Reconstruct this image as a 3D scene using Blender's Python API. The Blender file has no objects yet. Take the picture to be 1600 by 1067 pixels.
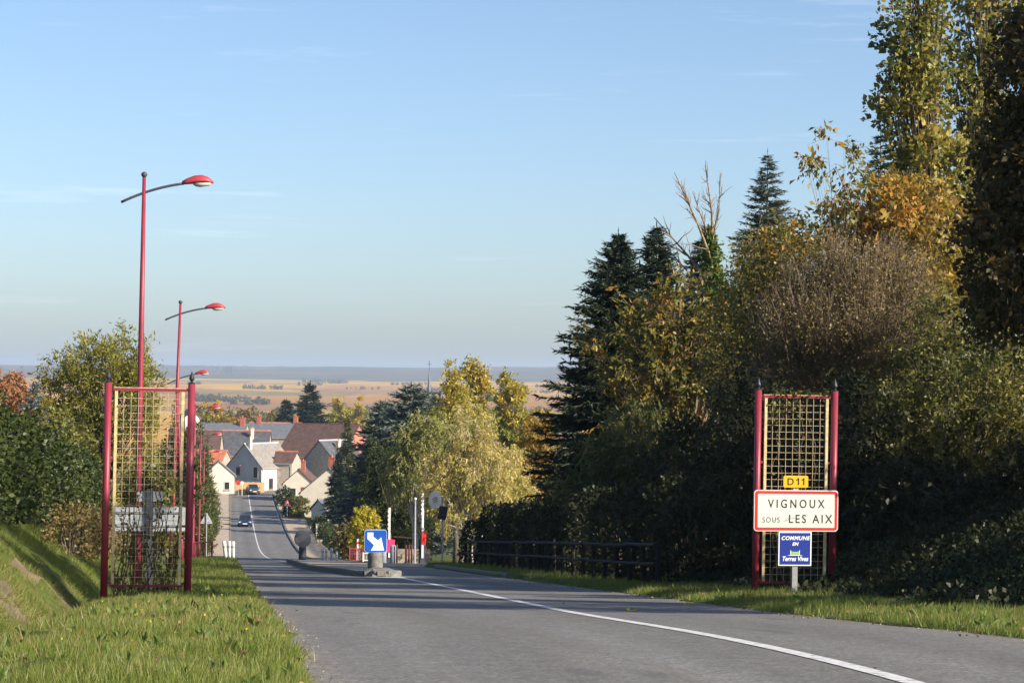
import bpy, math, random
import numpy as np
from mathutils import Matrix, Vector

S = bpy.context.scene
COL = S.collection
rad = math.radians

# ------------------------------------------------------------------ camera, sky, sun, exposure
F = 3587.0 / 1600.0
PITCH, ROLL = 0.91, 0.5
cam_d = bpy.data.cameras.new('camera')
cam_d.sensor_width = 36.0
cam_d.lens = 36.0 * F
cam_d.clip_start = 0.1
cam_d.clip_end = 40000
cam = bpy.data.objects.new('camera', cam_d)
COL.objects.link(cam)
CM = Matrix.Rotation(rad(90 + PITCH), 4, 'X') @ Matrix.Rotation(rad(ROLL), 4, 'Z')
cam.matrix_world = CM
S.camera = cam

SUN_A, SUN_E = 30.0, 25.0          # degrees behind the right-hand axis, elevation
sun_dir = Vector((math.cos(rad(SUN_A)) * math.cos(rad(SUN_E)), -math.sin(rad(SUN_A)) * math.cos(rad(SUN_E)), math.sin(rad(SUN_E))))
world = bpy.data.worlds.new('World')
S.world = world
world.use_nodes = True
wn = world.node_tree.nodes
wl = world.node_tree.links
bg = wn['Background']
sky = wn.new('ShaderNodeTexSky')
sky.sky_type = 'NISHITA'
sky.sun_disc = False
sky.sun_elevation = rad(SUN_E)
sky.sun_rotation = rad(90 + SUN_A)
sky.altitude = 200
sky.air_density = 0.8
sky.dust_density = 1.5
sky.ozone_density = 2.6
# faint wisps of high cirrus
tc = wn.new('ShaderNodeTexCoord')
mp = wn.new('ShaderNodeMapping')
mp.inputs['Scale'].default_value = (4.0, 4.0, 60.0)
nz = wn.new('ShaderNodeTexNoise')
nz.inputs['Scale'].default_value = 2.2
nz.inputs['Detail'].default_value = 10.0
nz.inputs['Roughness'].default_value = 0.62
cr = wn.new('ShaderNodeValToRGB')
cr.color_ramp.elements[0].position = 0.60
cr.color_ramp.elements[0].color = (0, 0, 0, 1)
cr.color_ramp.elements[1].position = 0.82
cr.color_ramp.elements[1].color = (1, 1, 1, 1)
ml = wn.new('ShaderNodeMath')
ml.operation = 'MULTIPLY'
ml.inputs[1].default_value = 0.2
mx = wn.new('ShaderNodeMix')
mx.data_type = 'RGBA'
mx.inputs['B'].default_value = (8.0, 8.4, 9.0, 1)
wl.new(tc.outputs['Generated'], mp.inputs['Vector'])
wl.new(mp.outputs['Vector'], nz.inputs['Vector'])
wl.new(nz.outputs['Fac'], cr.inputs['Fac'])
wl.new(cr.outputs['Color'], ml.inputs[0])
wl.new(ml.outputs[0], mx.inputs['Factor'])
wl.new(sky.outputs['Color'], mx.inputs['A'])
wl.new(mx.outputs['Result'], bg.inputs['Color'])
bg.inputs['Strength'].default_value = 0.099

sl = bpy.data.lights.new('sun', 'SUN')
sl.energy = 5.0
sl.angle = rad(0.53)
sl.color = (1.0, 0.90, 0.74)
so = bpy.data.objects.new('sun', sl)
COL.objects.link(so)
so.rotation_euler = sun_dir.to_track_quat('Z', 'Y').to_euler()
so.location = (60, -40, 60)

S.view_settings.view_transform = 'Standard'
S.view_settings.look = 'None'
S.view_settings.exposure = 0.9
S.view_settings.gamma = 1.0
S.view_settings.use_curve_mapping = False
S.cycles.max_bounces = 6
S.cycles.diffuse_bounces = 3
S.cycles.transmission_bounces = 4
S.cycles.volume_bounces = 1
S.cycles.transparent_max_bounces = 4

# ------------------------------------------------------------------ helpers: projection, ground
R3 = CM.to_3x3()
def P(px, py, Y):
    v = R3 @ Vector(((px - 800) / 3587.0, -(py - 533.5) / 3587.0, -1.0))
    return v * (Y / v.y)
def PXX(px, Y):
    return P(px, 875, Y).x
def ppm(Y):
    return 3587.0 / Y

_kx = np.array([-60, 0, 6, 14, 30, 60, 97, 120, 145, 170, 200, 220, 250, 280, 320, 347, 370, 420, 500, 650, 900, 1300, 1800, 2500, 3200, 4000, 5000, 5700, 6500, 7300, 8200, 9500, 12500.])
_kz = np.array([-1.5, -1.5, -1.55, -1.86, -3.005, -5.18, -7.86, -9.7, -11.75, -13.65, -15.85, -16.95, -18.0, -18.5, -18.5, -18.3, -18.1, -18.6, -22, -30, -38, -42, -40, -34, -27, -20, -14.5, -11, -4, 14, 30, 37, 38.])
def _pchip(x, xk, yk):
    h = np.diff(xk); d = np.diff(yk) / h
    m = np.zeros_like(yk)
    for i in range(1, len(xk) - 1):
        if d[i-1] * d[i] > 0:
            w1 = 2 * h[i] + h[i-1]; w2 = h[i] + 2 * h[i-1]
            m[i] = (w1 + w2) / (w1 / d[i-1] + w2 / d[i])
    m[0] = d[0]; m[-1] = d[-1]
    x = np.clip(x, xk[0], xk[-1])
    i = np.clip(np.searchsorted(xk, x) - 1, 0, len(h) - 1)
    t = (x - xk[i]) / h[i]
    return ((1 + 2*t) * (1-t)**2 * yk[i] + t*(1-t)**2 * h[i]*m[i] + t*t*(3-2*t) * yk[i+1] + t*t*(t-1) * h[i]*m[i+1])
def prof(Y):
    return _pchip(np.asarray(Y, float), _kx, _kz)
def xL(Y):
    return 0.52 - 0.1235 * np.asarray(Y, float)
def sst(a, b, x):
    t = np.clip((x - a) / (b - a), 0, 1)
    return t * t * (3 - 2 * t)
ROADW = 6.5
_lu = np.array([-4000, -60, -20, -8, -5.5, -4.3, -3.1, -2.65, -2.25, -1.5, -0.25, 0.0])
_lz = np.array([2.0, 1.7, 1.65, 1.4, 1.28, 1.02, 0.22, -0.28, -0.04, 0.05, 0.04, 0.0])
_ru = np.array([6.5, 6.75, 7.9, 9.0, 10.5, 12.5, 16, 4000])
_rz = np.array([0.0, 0.05, 0.09, 0.2, 0.9, 1.5, 1.8, 2.0])
def lat(u, Y):
    u = np.asarray(u, float); Y = np.asarray(Y, float)
    nl = 1 - sst(80, 118, Y)
    nr = 1 - sst(46, 60, Y)
    zl = np.interp(u, _lu, _lz) * nl + (1 - nl) * np.interp(u, [-3.2, -2.6, -0.12, 0.0], [0.02, 0.12, 0.12, 0.0])
    zr = np.interp(u, _ru, _rz) * nr + (1 - nr) * np.interp(u, [6.5, 6.62, 9.6, 10.2], [0.0, 0.12, 0.12, 0.06])
    zr = np.where((Y > 82) & (Y < 127), np.minimum(zr, 0.0) - 0.03 * (u > 6.4), zr)
    far = sst(380, 600, Y)
    z = np.where(u < 0, zl, np.where(u > ROADW, zr, np.where((u > 0.12) & (u < ROADW - 0.12), -0.08, 0.0)))
    return z * (1 - far)
def gz(x, Y):
    return float(prof(Y) + lat(x - xL(Y), Y))
def G(px, Y, dz=0.0):
    x = PXX(px, Y)
    return Vector((x, Y, gz(x, Y) + dz))
def GU(u, Y, dz=0.0):
    x = float(xL(Y)) + u
    return Vector((x, Y, gz(x, Y) + dz))
def ztop(px, py, Y):
    return P(px, py, Y).z
RR = math.atan(0.1235)

# ------------------------------------------------------------------ helpers: materials
MATS = {}
def newmat(name):
    m = bpy.data.materials.new(name)
    m.use_nodes = True
    MATS[name] = m
    return m, m.node_tree.nodes, m.node_tree.links
def plain(name, c, rough=0.6, var=0.12, scale=6.0, metal=0.0, bump=0.0, spec=0.4, c2=None):
    m, n, l = newmat(name)
    b = n['Principled BSDF']
    b.inputs['Roughness'].default_value = rough
    b.inputs['Metallic'].default_value = metal
    b.inputs['Specular IOR Level'].default_value = spec
    t = n.new('ShaderNodeTexCoord'); no = n.new('ShaderNodeTexNoise')
    no.inputs['Scale'].default_value = scale; no.inputs['Detail'].default_value = 6
    l.new(t.outputs['Object'], no.inputs['Vector'])
    r = n.new('ShaderNodeValToRGB')
    lo = c2 if c2 else tuple(v * (1 - var) for v in c); hi = tuple(min(1, v * (1 + var)) for v in c)
    r.color_ramp.elements[0].position = 0.3; r.color_ramp.elements[0].color = (*lo, 1)
    r.color_ramp.elements[1].position = 0.7; r.color_ramp.elements[1].color = (*hi, 1)
    l.new(no.outputs['Fac'], r.inputs['Fac']); l.new(r.outputs['Color'], b.inputs['Base Color'])
    if bump:
        bp = n.new('ShaderNodeBump'); bp.inputs['Strength'].default_value = bump; bp.inputs['Distance'].default_value = 0.02
        l.new(no.outputs['Fac'], bp.inputs['Height']); l.new(bp.outputs['Normal'], b.inputs['Normal'])
    return m
def leafmat(name, cols, trans=0.35, nscale=0.6, nmix=0.5, rough=0.5):
    """cols: list of linear colours; picked by a mix of per-leaf random and a broad noise over the plant"""
    m, n, l = newmat(name)
    for x in list(n):
        if x.type == 'BSDF_PRINCIPLED': n.remove(x)
    out = n['Material Output']
    g = n.new('ShaderNodeNewGeometry'); t = n.new('ShaderNodeTexCoord'); no = n.new('ShaderNodeTexNoise')
    no.inputs['Scale'].default_value = nscale; no.inputs['Detail'].default_value = 3
    l.new(t.outputs['Object'], no.inputs['Vector'])
    mr = n.new('ShaderNodeMapRange'); mr.inputs['From Min'].default_value = 0.3; mr.inputs['From Max'].default_value = 0.7
    l.new(no.outputs['Fac'], mr.inputs['Value'])
    mixf = n.new('ShaderNodeMix'); mixf.data_type = 'FLOAT'; mixf.inputs['Factor'].default_value = nmix
    l.new(g.outputs['Random Per Island'], mixf.inputs['A']); l.new(mr.outputs['Result'], mixf.inputs['B'])
    r = n.new('ShaderNodeValToRGB')
    e = r.color_ramp.elements
    while len(e) < len(cols): e.new(0.5)
    for i, c in enumerate(cols):
        e[i].position = 0.08 + 0.84 * i / max(1, len(cols) - 1); e[i].color = (*c, 1)
    l.new(mixf.outputs['Result'], r.inputs['Fac'])
    d = n.new('ShaderNodeBsdfDiffuse'); tr = n.new('ShaderNodeBsdfTranslucent'); gl = n.new('ShaderNodeBsdfGlossy')
    gl.inputs['Roughness'].default_value = rough; gl.inputs['Color'].default_value = (0.6, 0.6, 0.6, 1)
    l.new(r.outputs['Color'], d.inputs['Color']); l.new(r.outputs['Color'], tr.inputs['Color'])
    m1 = n.new('ShaderNodeMixShader'); m1.inputs['Fac'].default_value = trans
    l.new(d.outputs[0], m1.inputs[1]); l.new(tr.outputs[0], m1.inputs[2])
    m2 = n.new('ShaderNodeMixShader'); m2.inputs['Fac'].default_value = 0.035
    l.new(m1.outputs[0], m2.inputs[1]); l.new(gl.outputs[0], m2.inputs[2])
    l.new(m2.outputs[0], out.inputs['Surface'])
    return m
def ramp(n, stops):
    r = n.new('ShaderNodeValToRGB'); e = r.color_ramp.elements
    while len(e) < len(stops): e.new(0.5)
    for i, (p, c) in enumerate(stops):
        e[i].position = p; e[i].color = (*c, 1)
    return r
def noise(n, l, vec, scale, detail=5, rough=0.55):
    no = n.new('ShaderNodeTexNoise'); no.inputs['Scale'].default_value = scale
    no.inputs['Detail'].default_value = detail; no.inputs['Roughness'].default_value = rough
    if vec is not None: l.new(vec, no.inputs['Vector'])
    return no.outputs['Fac']
def mixc(n, l, f, a, b, blend='MIX'):
    m = n.new('ShaderNodeMix'); m.data_type = 'RGBA'; m.blend_type = blend
    for s, v in (('Factor', f), ('A', a), ('B', b)):
        if hasattr(v, 'is_linked') or hasattr(v, 'links'): l.new(v, m.inputs[s])
        elif isinstance(v, (int, float)): m.inputs[s].default_value = v
        else: m.inputs[s].default_value = (*v, 1)
    return m.outputs['Result']
def mscale(n, l, vec, s):
    m = n.new('ShaderNodeMapping'); m.inputs['Scale'].default_value = s
    l.new(vec, m.inputs['Vector']); return m.outputs['Vector']

# --- ground
def mat_grass_ground():
    m, n, l = newmat('grass_ground'); b = n['Principled BSDF']; b.inputs['Roughness'].default_value = 0.95; b.inputs['Specular IOR Level'].default_value = 0.1
    t = n.new('ShaderNodeTexCoord').outputs['Object']
    a = ramp(n, [(0.3, (0.05, 0.075, 0.015)), (0.55, (0.09, 0.115, 0.025)), (0.75, (0.16, 0.135, 0.055))])
    l.new(noise(n, l, t, 0.8, 8, 0.65), a.inputs['Fac'])
    f = ramp(n, [(0.35, (0.6, 0.6, 0.6)), (0.7, (1.25, 1.2, 1.1))]); l.new(noise(n, l, t, 14, 5), f.inputs['Fac'])
    l.new(mixc(n, l, 1.0, a.outputs['Color'], f.outputs['Color'], 'MULTIPLY'), b.inputs['Base Color'])
    return m
def mat_fields():
    m, n, l = newmat('fields'); b = n['Principled BSDF']; b.inputs['Roughness'].default_value = 1.0; b.inputs['Specular IOR Level'].default_value = 0.0
    t = n.new('ShaderNodeTexCoord').outputs['Object']
    v = n.new('ShaderNodeTexVoronoi'); v.inputs['Scale'].default_value = 1.0; v.inputs['Randomness'].default_value = 0.85
    l.new(mscale(n, l, t, (0.0030, 0.0026, 0.0)), v.inputs['Vector'])
    sp = n.new('ShaderNodeSeparateColor'); l.new(v.outputs['Color'], sp.inputs['Color'])
    a = ramp(n, [(0.0, (0.42, 0.225, 0.055)), (0.22, (0.55, 0.305, 0.05)), (0.42, (0.33, 0.19, 0.09)), (0.6, (0.50, 0.33, 0.06)), (0.78, (0.25, 0.20, 0.065)), (0.9, (0.48, 0.26, 0.06))])
    a.color_ramp.interpolation = 'CONSTANT'
    l.new(sp.outputs['Red'], a.inputs['Fac'])
    w = noise(n, l, mscale(n, l, t, (0.012, 0.0016, 0.0)), 1.0, 4)
    f = ramp(n, [(0.35, (0.78, 0.74, 0.72)), (0.65, (1.12, 1.08, 1.0))]); l.new(w, f.inputs['Fac'])
    c = mixc(n, l, 1.0, a.outputs['Color'], f.outputs['Color'], 'MULTIPLY')
    l.new(c, b.inputs['Base Color'])
    return m
def mat_forest():
    m, n, l = newmat('far_forest'); b = n['Principled BSDF']; b.inputs['Roughness'].default_value = 1.0; b.inputs['Specular IOR Level'].default_value = 0.0
    t = n.new('ShaderNodeTexCoord').outputs['Object']
    a = ramp(n, [(0.3, (0.045, 0.05, 0.03)), (0.5, (0.08, 0.075, 0.04)), (0.62, (0.13, 0.10, 0.05)), (0.75, (0.07, 0.08, 0.035))])
    l.new(noise(n, l, mscale(n, l, t, (0.004, 0.0016, 0.0)), 1.0, 8, 0.7), a.inputs['Fac'])
    l.new(a.outputs['Color'], b.inputs['Base Color'])
    return m
def mat_asphalt(name='asphalt', k=1.0):
    m, n, l = newmat(name); b = n['Principled BSDF']; b.inputs['Roughness'].default_value = 0.82; b.inputs['Specular IOR Level'].default_value = 0.25
    t = n.new('ShaderNodeTexCoord').outputs['UV']
    a = ramp(n, [(0.3, (0.150*k, 0.145*k, 0.143*k)), (0.6, (0.185*k, 0.178*k, 0.172*k)), (0.8, (0.22*k, 0.205*k, 0.19*k))])
    l.new(noise(n, l, mscale(n, l, t, (0.9, 0.10, 1)), 1.0, 6, 0.6), a.inputs['Fac'])
    g = ramp(n, [(0.36, (0.40, 0.40, 0.40)), (0.47, (0.88, 0.88, 0.88)), (0.55, (1.05, 1.05, 1.05)), (0.64, (1.8, 1.74, 1.62))])
    l.new(noise(n, l, t, 20.0, 4, 0.9), g.inputs['Fac'])
    c = mixc(n, l, 1.0, a.outputs['Color'], g.outputs['Color'], 'MULTIPLY')
    mo = ramp(n, [(0.36, (0.84, 0.83, 0.82)), (0.5, (1, 1, 1)), (0.64, (1.15, 1.14, 1.12))]); l.new(noise(n, l, t, 4.0, 5, 0.7), mo.inputs['Fac'])
    c = mixc(n, l, 1.0, c, mo.outputs['Color'], 'MULTIPLY')
    # worn brownish strips with old bitumen stains between the wheel tracks
    s = ramp(n, [(0.52, (0, 0, 0)), (0.72, (1, 1, 1))]); l.new(noise(n, l, mscale(n, l, t, (1.5, 0.22, 1)), 1.0, 7, 0.7), s.inputs['Fac'])
    sm = n.new('ShaderNodeMath'); sm.operation = 'MULTIPLY'; sm.inputs[1].default_value = 0.6; l.new(s.outputs['Color'], sm.inputs[0])
    c = mixc(n, l, sm.outputs[0], c, (0.125*k, 0.11*k, 0.092*k))
    sx = n.new('ShaderNodeSeparateXYZ'); l.new(t, sx.inputs[0])
    # polished wheel tracks across the width, dusty crumbled edges
    wt = n.new('ShaderNodeMapRange'); wt.inputs['From Min'].default_value = -0.5; wt.inputs['From Max'].default_value = 7.0; l.new(sx.outputs['X'], wt.inputs['Value'])
    wr_ = ramp(n, [(0.06, (1.30, 1.22, 1.08)), (0.11, (0.98, 0.97, 0.96)), (0.19, (1.10, 1.10, 1.10)), (0.30, (0.90, 0.88, 0.86)), (0.42, (1.10, 1.10, 1.11)), (0.54, (0.94, 0.92, 0.90)), (0.64, (1.08, 1.08, 1.08)), (0.75, (0.93, 0.92, 0.90)), (0.86, (1.07, 1.07, 1.07)), (0.94, (1.24, 1.16, 1.04))])
    l.new(wt.outputs['Result'], wr_.inputs['Fac'])
    c = mixc(n, l, 1.0, c, wr_.outputs['Color'], 'MULTIPLY')
    # fine cracks and small bitumen patches
    vo = n.new('ShaderNodeTexVoronoi'); vo.feature = 'DISTANCE_TO_EDGE'; vo.inputs['Scale'].default_value = 1.0
    nw_ = n.new('ShaderNodeTexNoise'); nw_.inputs['Scale'].default_value = 1.6; nw_.inputs['Detail'].default_value = 5; l.new(t, nw_.inputs['Vector'])
    va = n.new('ShaderNodeVectorMath'); va.operation = 'MULTIPLY_ADD'; va.inputs[1].default_value = (0.9, 0.9, 0); l.new(nw_.outputs['Color'], va.inputs[0]); l.new(mscale(n, l, t, (0.75, 0.30, 1)), va.inputs[2]); l.new(va.outputs[0], vo.inputs['Vector'])
    ck = ramp(n, [(0.004, (1, 1, 1)), (0.011, (0, 0, 0))]); l.new(vo.outputs['Distance'], ck.inputs['Fac'])
    cm_ = ramp(n, [(0.50, (0, 0, 0)), (0.62, (1, 1, 1))]); l.new(noise(n, l, mscale(n, l, t, (0.35, 0.12, 1)), 1.0, 3), cm_.inputs['Fac'])
    cf = n.new('ShaderNodeMath'); cf.operation = 'MULTIPLY'; l.new(ck.outputs['Color'], cf.inputs[0]); l.new(cm_.outputs['Color'], cf.inputs[1])
    cf2 = n.new('ShaderNodeMath'); cf2.operation = 'MULTIPLY'; cf2.inputs[1].default_value = 0.65; l.new(cf.outputs[0], cf2.inputs[0])
    c = mixc(n, l, cf2.outputs[0], c, (0.05*k, 0.048*k, 0.045*k))
    pt = ramp(n, [(0.66, (0, 0, 0)), (0.68, (1, 1, 1))]); l.new(noise(n, l, mscale(n, l, t, (0.55, 0.16, 1)), 1.3, 2), pt.inputs['Fac'])
    pf_ = n.new('ShaderNodeMath'); pf_.operation = 'MULTIPLY'; pf_.inputs[1].default_value = 0.5; l.new(pt.outputs['Color'], pf_.inputs[0])
    c = mixc(n, l, pf_.outputs[0], c, (0.09*k, 0.088*k, 0.09*k))
    l.new(c, b.inputs['Base Color'])
    bp = n.new('ShaderNodeBump'); bp.inputs['Strength'].default_value = 0.5; bp.inputs['Distance'].default_value = 0.006
    l.new(noise(n, l, t, 60, 3, 0.7), bp.inputs['Height']); l.new(bp.outputs['Normal'], b.inputs['Normal'])
    return m
def mat_paint():
    m, n, l = newmat('road_paint'); b = n['Principled BSDF']; b.inputs['Roughness'].default_value = 0.7
    t = n.new('ShaderNodeTexCoord').outputs['UV']
    a = ramp(n, [(0.38, (0.20, 0.195, 0.19)), (0.44, (0.48, 0.47, 0.47)), (0.5, (0.66, 0.645, 0.64)), (0.7, (0.76, 0.74, 0.735))])
    l.new(noise(n, l, t, 9.0, 8, 0.75), a.inputs['Fac']); l.new(a.outputs['Color'], b.inputs['Base Color'])
    return m
M_grass = mat_grass_ground(); M_fields = mat_fields(); M_forest = mat_forest(); M_asph = mat_asphalt(); M_paint = mat_paint()
M_path = plain('beige_gravel_path', (0.42, 0.33, 0.24), 0.95, 0.2, 1.5)
M_conc = plain('weathered_concrete', (0.17, 0.165, 0.155), 0.9, 0.3, 9.0, bump=0.3)
M_kerb = plain('kerb_concrete', (0.19, 0.175, 0.155), 0.9, 0.35, 12.0, bump=0.3)
M_islet = plain('island_gravel', (0.34, 0.29, 0.23), 0.95, 0.25, 4.0)
M_red = plain('carmine_paint', (0.245, 0.022, 0.042), 0.45, 0.14, 5.0, spec=0.4, c2=(0.19, 0.026, 0.042))
M_lampred = plain('lamp_red', (0.40, 0.045, 0.055), 0.4, 0.08, 4.0)
M_cream = plain('cream_paint', (0.66, 0.50, 0.27), 0.55, 0.2, 20.0, c2=(0.45, 0.33, 0.17))
M_wire = plain('faded_cream_wire', (0.46, 0.37, 0.23), 0.7, 0.3, 16.0, c2=(0.28, 0.21, 0.12))
M_black = plain('black_iron', (0.02, 0.022, 0.03), 0.5, 0.3, 10)
M_dgrey = plain('dark_grey_metal', (0.05, 0.055, 0.07), 0.5, 0.2, 10)
M_galv = plain('galvanised_steel', (0.34, 0.35, 0.37), 0.45, 0.18, 14, metal=0.4)
M_plate = plain('sign_back_aluminium', (0.40, 0.42, 0.44), 0.5, 0.14, 8, metal=0.2)
M_swhite = plain('sign_white', (0.62, 0.61, 0.565), 0.4, 0.04, 5)
M_sred = plain('sign_red', (0.60, 0.03, 0.025), 0.4, 0.06, 5)
M_syel = plain('sign_yellow', (0.85, 0.42, 0.01), 0.4, 0.05, 5)
M_sblue = plain('sign_blue', (0.016, 0.035, 0.25), 0.4, 0.08, 5)
M_arrowblue = plain('arrow_sign_blue', (0.01, 0.085, 0.42), 0.4, 0.1, 6)
M_sblack = plain('sign_black', (0.025, 0.023, 0.02), 0.5, 0.1, 8)
M_swhite2 = plain('sign_letter_white', (0.82, 0.84, 0.86), 0.5, 0.03, 5)
M_sgreen = plain('sign_green', (0.22, 0.48, 0.10), 0.5, 0.1, 30)
M_sfade = plain('sign_faded_letters', (0.10, 0.09, 0.08), 0.6, 0.5, 40)
M_pink = plain('fluorescent_pink', (0.85, 0.03, 0.14), 0.6, 0.08, 3)
M_white = plain('white_paint', (0.72, 0.71, 0.69), 0.6, 0.12, 8)
M_lens = plain('lamp_lens', (0.60, 0.60, 0.55), 0.25, 0.05, 3)
M_bark = plain('bark', (0.085, 0.065, 0.045), 0.9, 0.35, 9, bump=0.4)
M_dead = plain('dead_wood', (0.26, 0.19, 0.125), 0.9, 0.25, 14, bump=0.5, c2=(0.12, 0.09, 0.06))
M_birch = plain('birch_bark', (0.55, 0.50, 0.42), 0.8, 0.1, 6, c2=(0.16, 0.13, 0.10))
M_twig = plain('brown_twigs', (0.17, 0.125, 0.085), 0.9, 0.3, 3)
M_stem = plain('vine_stem', (0.14, 0.10, 0.06), 0.9, 0.3, 20)
M_wood = plain('dark_fence_wood', (0.022, 0.019, 0.016), 0.9, 0.3, 9)
M_pine = plain('orange_pine_boards', (0.44, 0.255, 0.115), 0.7, 0.15, 3)
M_wall = plain('cream_render', (0.62, 0.555, 0.455), 0.9, 0.08, 0.9)
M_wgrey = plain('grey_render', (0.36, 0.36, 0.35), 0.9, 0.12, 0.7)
M_stone = plain('stone_wall', (0.33, 0.29, 0.24), 0.9, 0.25, 2.5)
M_slate = plain('slate_roof', (0.085, 0.085, 0.095), 0.6, 0.3, 1.6)
M_slateL = plain('pale_slate_roof', (0.21, 0.19, 0.175), 0.8, 0.2, 1.8)
M_slateB = plain('blue_slate_roof', (0.13, 0.14, 0.165), 0.6, 0.2, 1.8)
M_tileB = plain('brown_tile_roof', (0.105, 0.058, 0.047), 0.85, 0.3, 1.6)
M_tileO = plain('orange_tile_roof', (0.46, 0.15, 0.07), 0.85, 0.25, 1.6)
M_brick = plain('red_brick', (0.34, 0.11, 0.07), 0.9, 0.25, 6)
M_pinkbrick = plain('pink_brick', (0.42, 0.16, 0.12), 0.9, 0.2, 3)
M_zinc = plain('zinc_ridge', (0.36, 0.36, 0.37), 0.5, 0.1, 3)
M_glass = plain('window_glass', (0.02, 0.025, 0.03), 0.08, 0.2, 3, spec=0.6)
M_shut = plain('brown_shutter', (0.22, 0.07, 0.05), 0.6, 0.1, 4)
M_carblue = plain('car_blue', (0.008, 0.02, 0.07), 0.22, 0.1, 2, spec=0.7)
M_rubber = plain('rubber', (0.015, 0.015, 0.015), 0.8, 0.2, 8)
M_headl = plain('headlight_glass', (0.55, 0.58, 0.6), 0.15, 0.1, 8)
M_post = plain('maroon_post', (0.09, 0.02, 0.022), 0.6, 0.2, 8)
M_greyboll = plain('grey_bollard', (0.26, 0.29, 0.34), 0.5, 0.15, 8)
M_earth = plain('bank_earth', (0.15, 0.11, 0.065), 0.95, 0.35, 3.0)

L_grass = leafmat('grass_blades', [(0.085, 0.125, 0.018), (0.15, 0.20, 0.030), (0.22, 0.255, 0.050), (0.34, 0.31, 0.12)], 0.42, 0.9, 0.45)
L_dry = leafmat('dry_grass', [(0.20, 0.15, 0.07), (0.28, 0.21, 0.10), (0.17, 0.16, 0.05)], 0.3, 0.9, 0.3)
L_hedge = leafmat('hedge_leaves', [(0.018, 0.030, 0.007), (0.034, 0.052, 0.012), (0.055, 0.075, 0.016), (0.10, 0.10, 0.026)], 0.3, 0.5, 0.5)
L_yellowgreen = leafmat('yellow_green_leaves', [(0.11, 0.135, 0.022), (0.20, 0.21, 0.034), (0.31, 0.28, 0.045), (0.42, 0.33, 0.05)], 0.42, 0.35, 0.5)
L_bluespruce = leafmat('blue_needles', [(0.045, 0.07, 0.07), (0.085, 0.12, 0.125), (0.15, 0.19, 0.20)], 0.15, 0.8, 0.3)
L_spruce = leafmat('dark_needles', [(0.012, 0.022, 0.012), (0.024, 0.040, 0.020), (0.045, 0.062, 0.03)], 0.12, 0.5, 0.4)
L_cedar = leafmat('cedar_needles', [(0.04, 0.058, 0.045), (0.085, 0.11, 0.09), (0.18, 0.215, 0.19)], 0.12, 0.5, 0.4)
L_thuja = leafmat('thuja_scales', [(0.035, 0.05, 0.012), (0.075, 0.09, 0.02), (0.14, 0.12, 0.04)], 0.25, 0.5, 0.5)
L_cherry = leafmat('orange_green_leaves', [(0.05, 0.062, 0.013), (0.085, 0.10, 0.019), (0.145, 0.14, 0.025), (0.28, 0.20, 0.03), (0.52, 0.22, 0.03)], 0.4, 0.8, 0.5)
L_orange = leafmat('orange_leaves', [(0.13, 0.12, 0.025), (0.25, 0.19, 0.03), (0.40, 0.25, 0.035), (0.48, 0.20, 0.03)], 0.4, 0.6, 0.4)
L_brown = leafmat('brown_leaves', [(0.085, 0.072, 0.026), (0.15, 0.115, 0.04), (0.22, 0.155, 0.055), (0.18, 0.16, 0.042)], 0.3, 0.5, 0.4)
L_ivy = leafmat('ivy_leaves', [(0.05, 0.085, 0.015), (0.10, 0.16, 0.028), (0.18, 0.25, 0.05)], 0.3, 1.2, 0.3)
L_poplar = leafmat('poplar_leaves', [(0.085, 0.11, 0.025), (0.15, 0.175, 0.04), (0.28, 0.245, 0.05), (0.46, 0.30, 0.045)], 0.4, 0.3, 0.55)
L_dark = leafmat('dark_beech_leaves', [(0.026, 0.030, 0.009), (0.045, 0.045, 0.013), (0.075, 0.06, 0.018), (0.17, 0.095, 0.025)], 0.32, 0.7, 0.3)
L_bush = leafmat('olive_bush_leaves', [(0.06, 0.075, 0.017), (0.125, 0.13, 0.027), (0.22, 0.20, 0.04), (0.34, 0.24, 0.045)], 0.35, 0.5, 0.5)
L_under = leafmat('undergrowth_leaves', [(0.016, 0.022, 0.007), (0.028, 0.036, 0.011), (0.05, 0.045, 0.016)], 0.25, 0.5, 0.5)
L_birch = leafmat('birch_leaves', [(0.27, 0.27, 0.075), (0.42, 0.37, 0.10), (0.54, 0.43, 0.12), (0.58, 0.40, 0.10)], 0.5, 0.35, 0.5)
L_willow = leafmat('willow_leaves', [(0.13, 0.15, 0.035), (0.23, 0.235, 0.05), (0.36, 0.32, 0.08)], 0.4, 0.3, 0.5)
L_ypoplar = leafmat('yellow_poplar_leaves', [(0.17, 0.21, 0.04), (0.27, 0.28, 0.05), (0.44, 0.33, 0.05), (0.52, 0.30, 0.04)], 0.4, 0.18, 0.75)
L_yellow = leafmat('bright_yellow_leaves', [(0.34, 0.28, 0.02), (0.5, 0.42, 0.03), (0.56, 0.48, 0.045)], 0.4, 1.0, 0.3)
L_rust = leafmat('rust_leaves', [(0.20, 0.09, 0.04), (0.34, 0.14, 0.055), (0.28, 0.17, 0.06)], 0.35, 0.3, 0.5)
L_green = leafmat('garden_green_leaves', [(0.018, 0.030, 0.008), (0.036, 0.054, 0.012), (0.075, 0.09, 0.02)], 0.3, 0.5, 0.5)
L_vine = leafmat('vine_leaves', [(0.07, 0.07, 0.015), (0.13, 0.12, 0.02), (0.20, 0.11, 0.03)], 0.35, 2.0, 0.3)
L_wood = leafmat('distant_wood_leaves', [(0.05, 0.055, 0.025), (0.10, 0.085, 0.035), (0.17, 0.12, 0.05)], 0.2, 0.01, 0.5)

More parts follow.
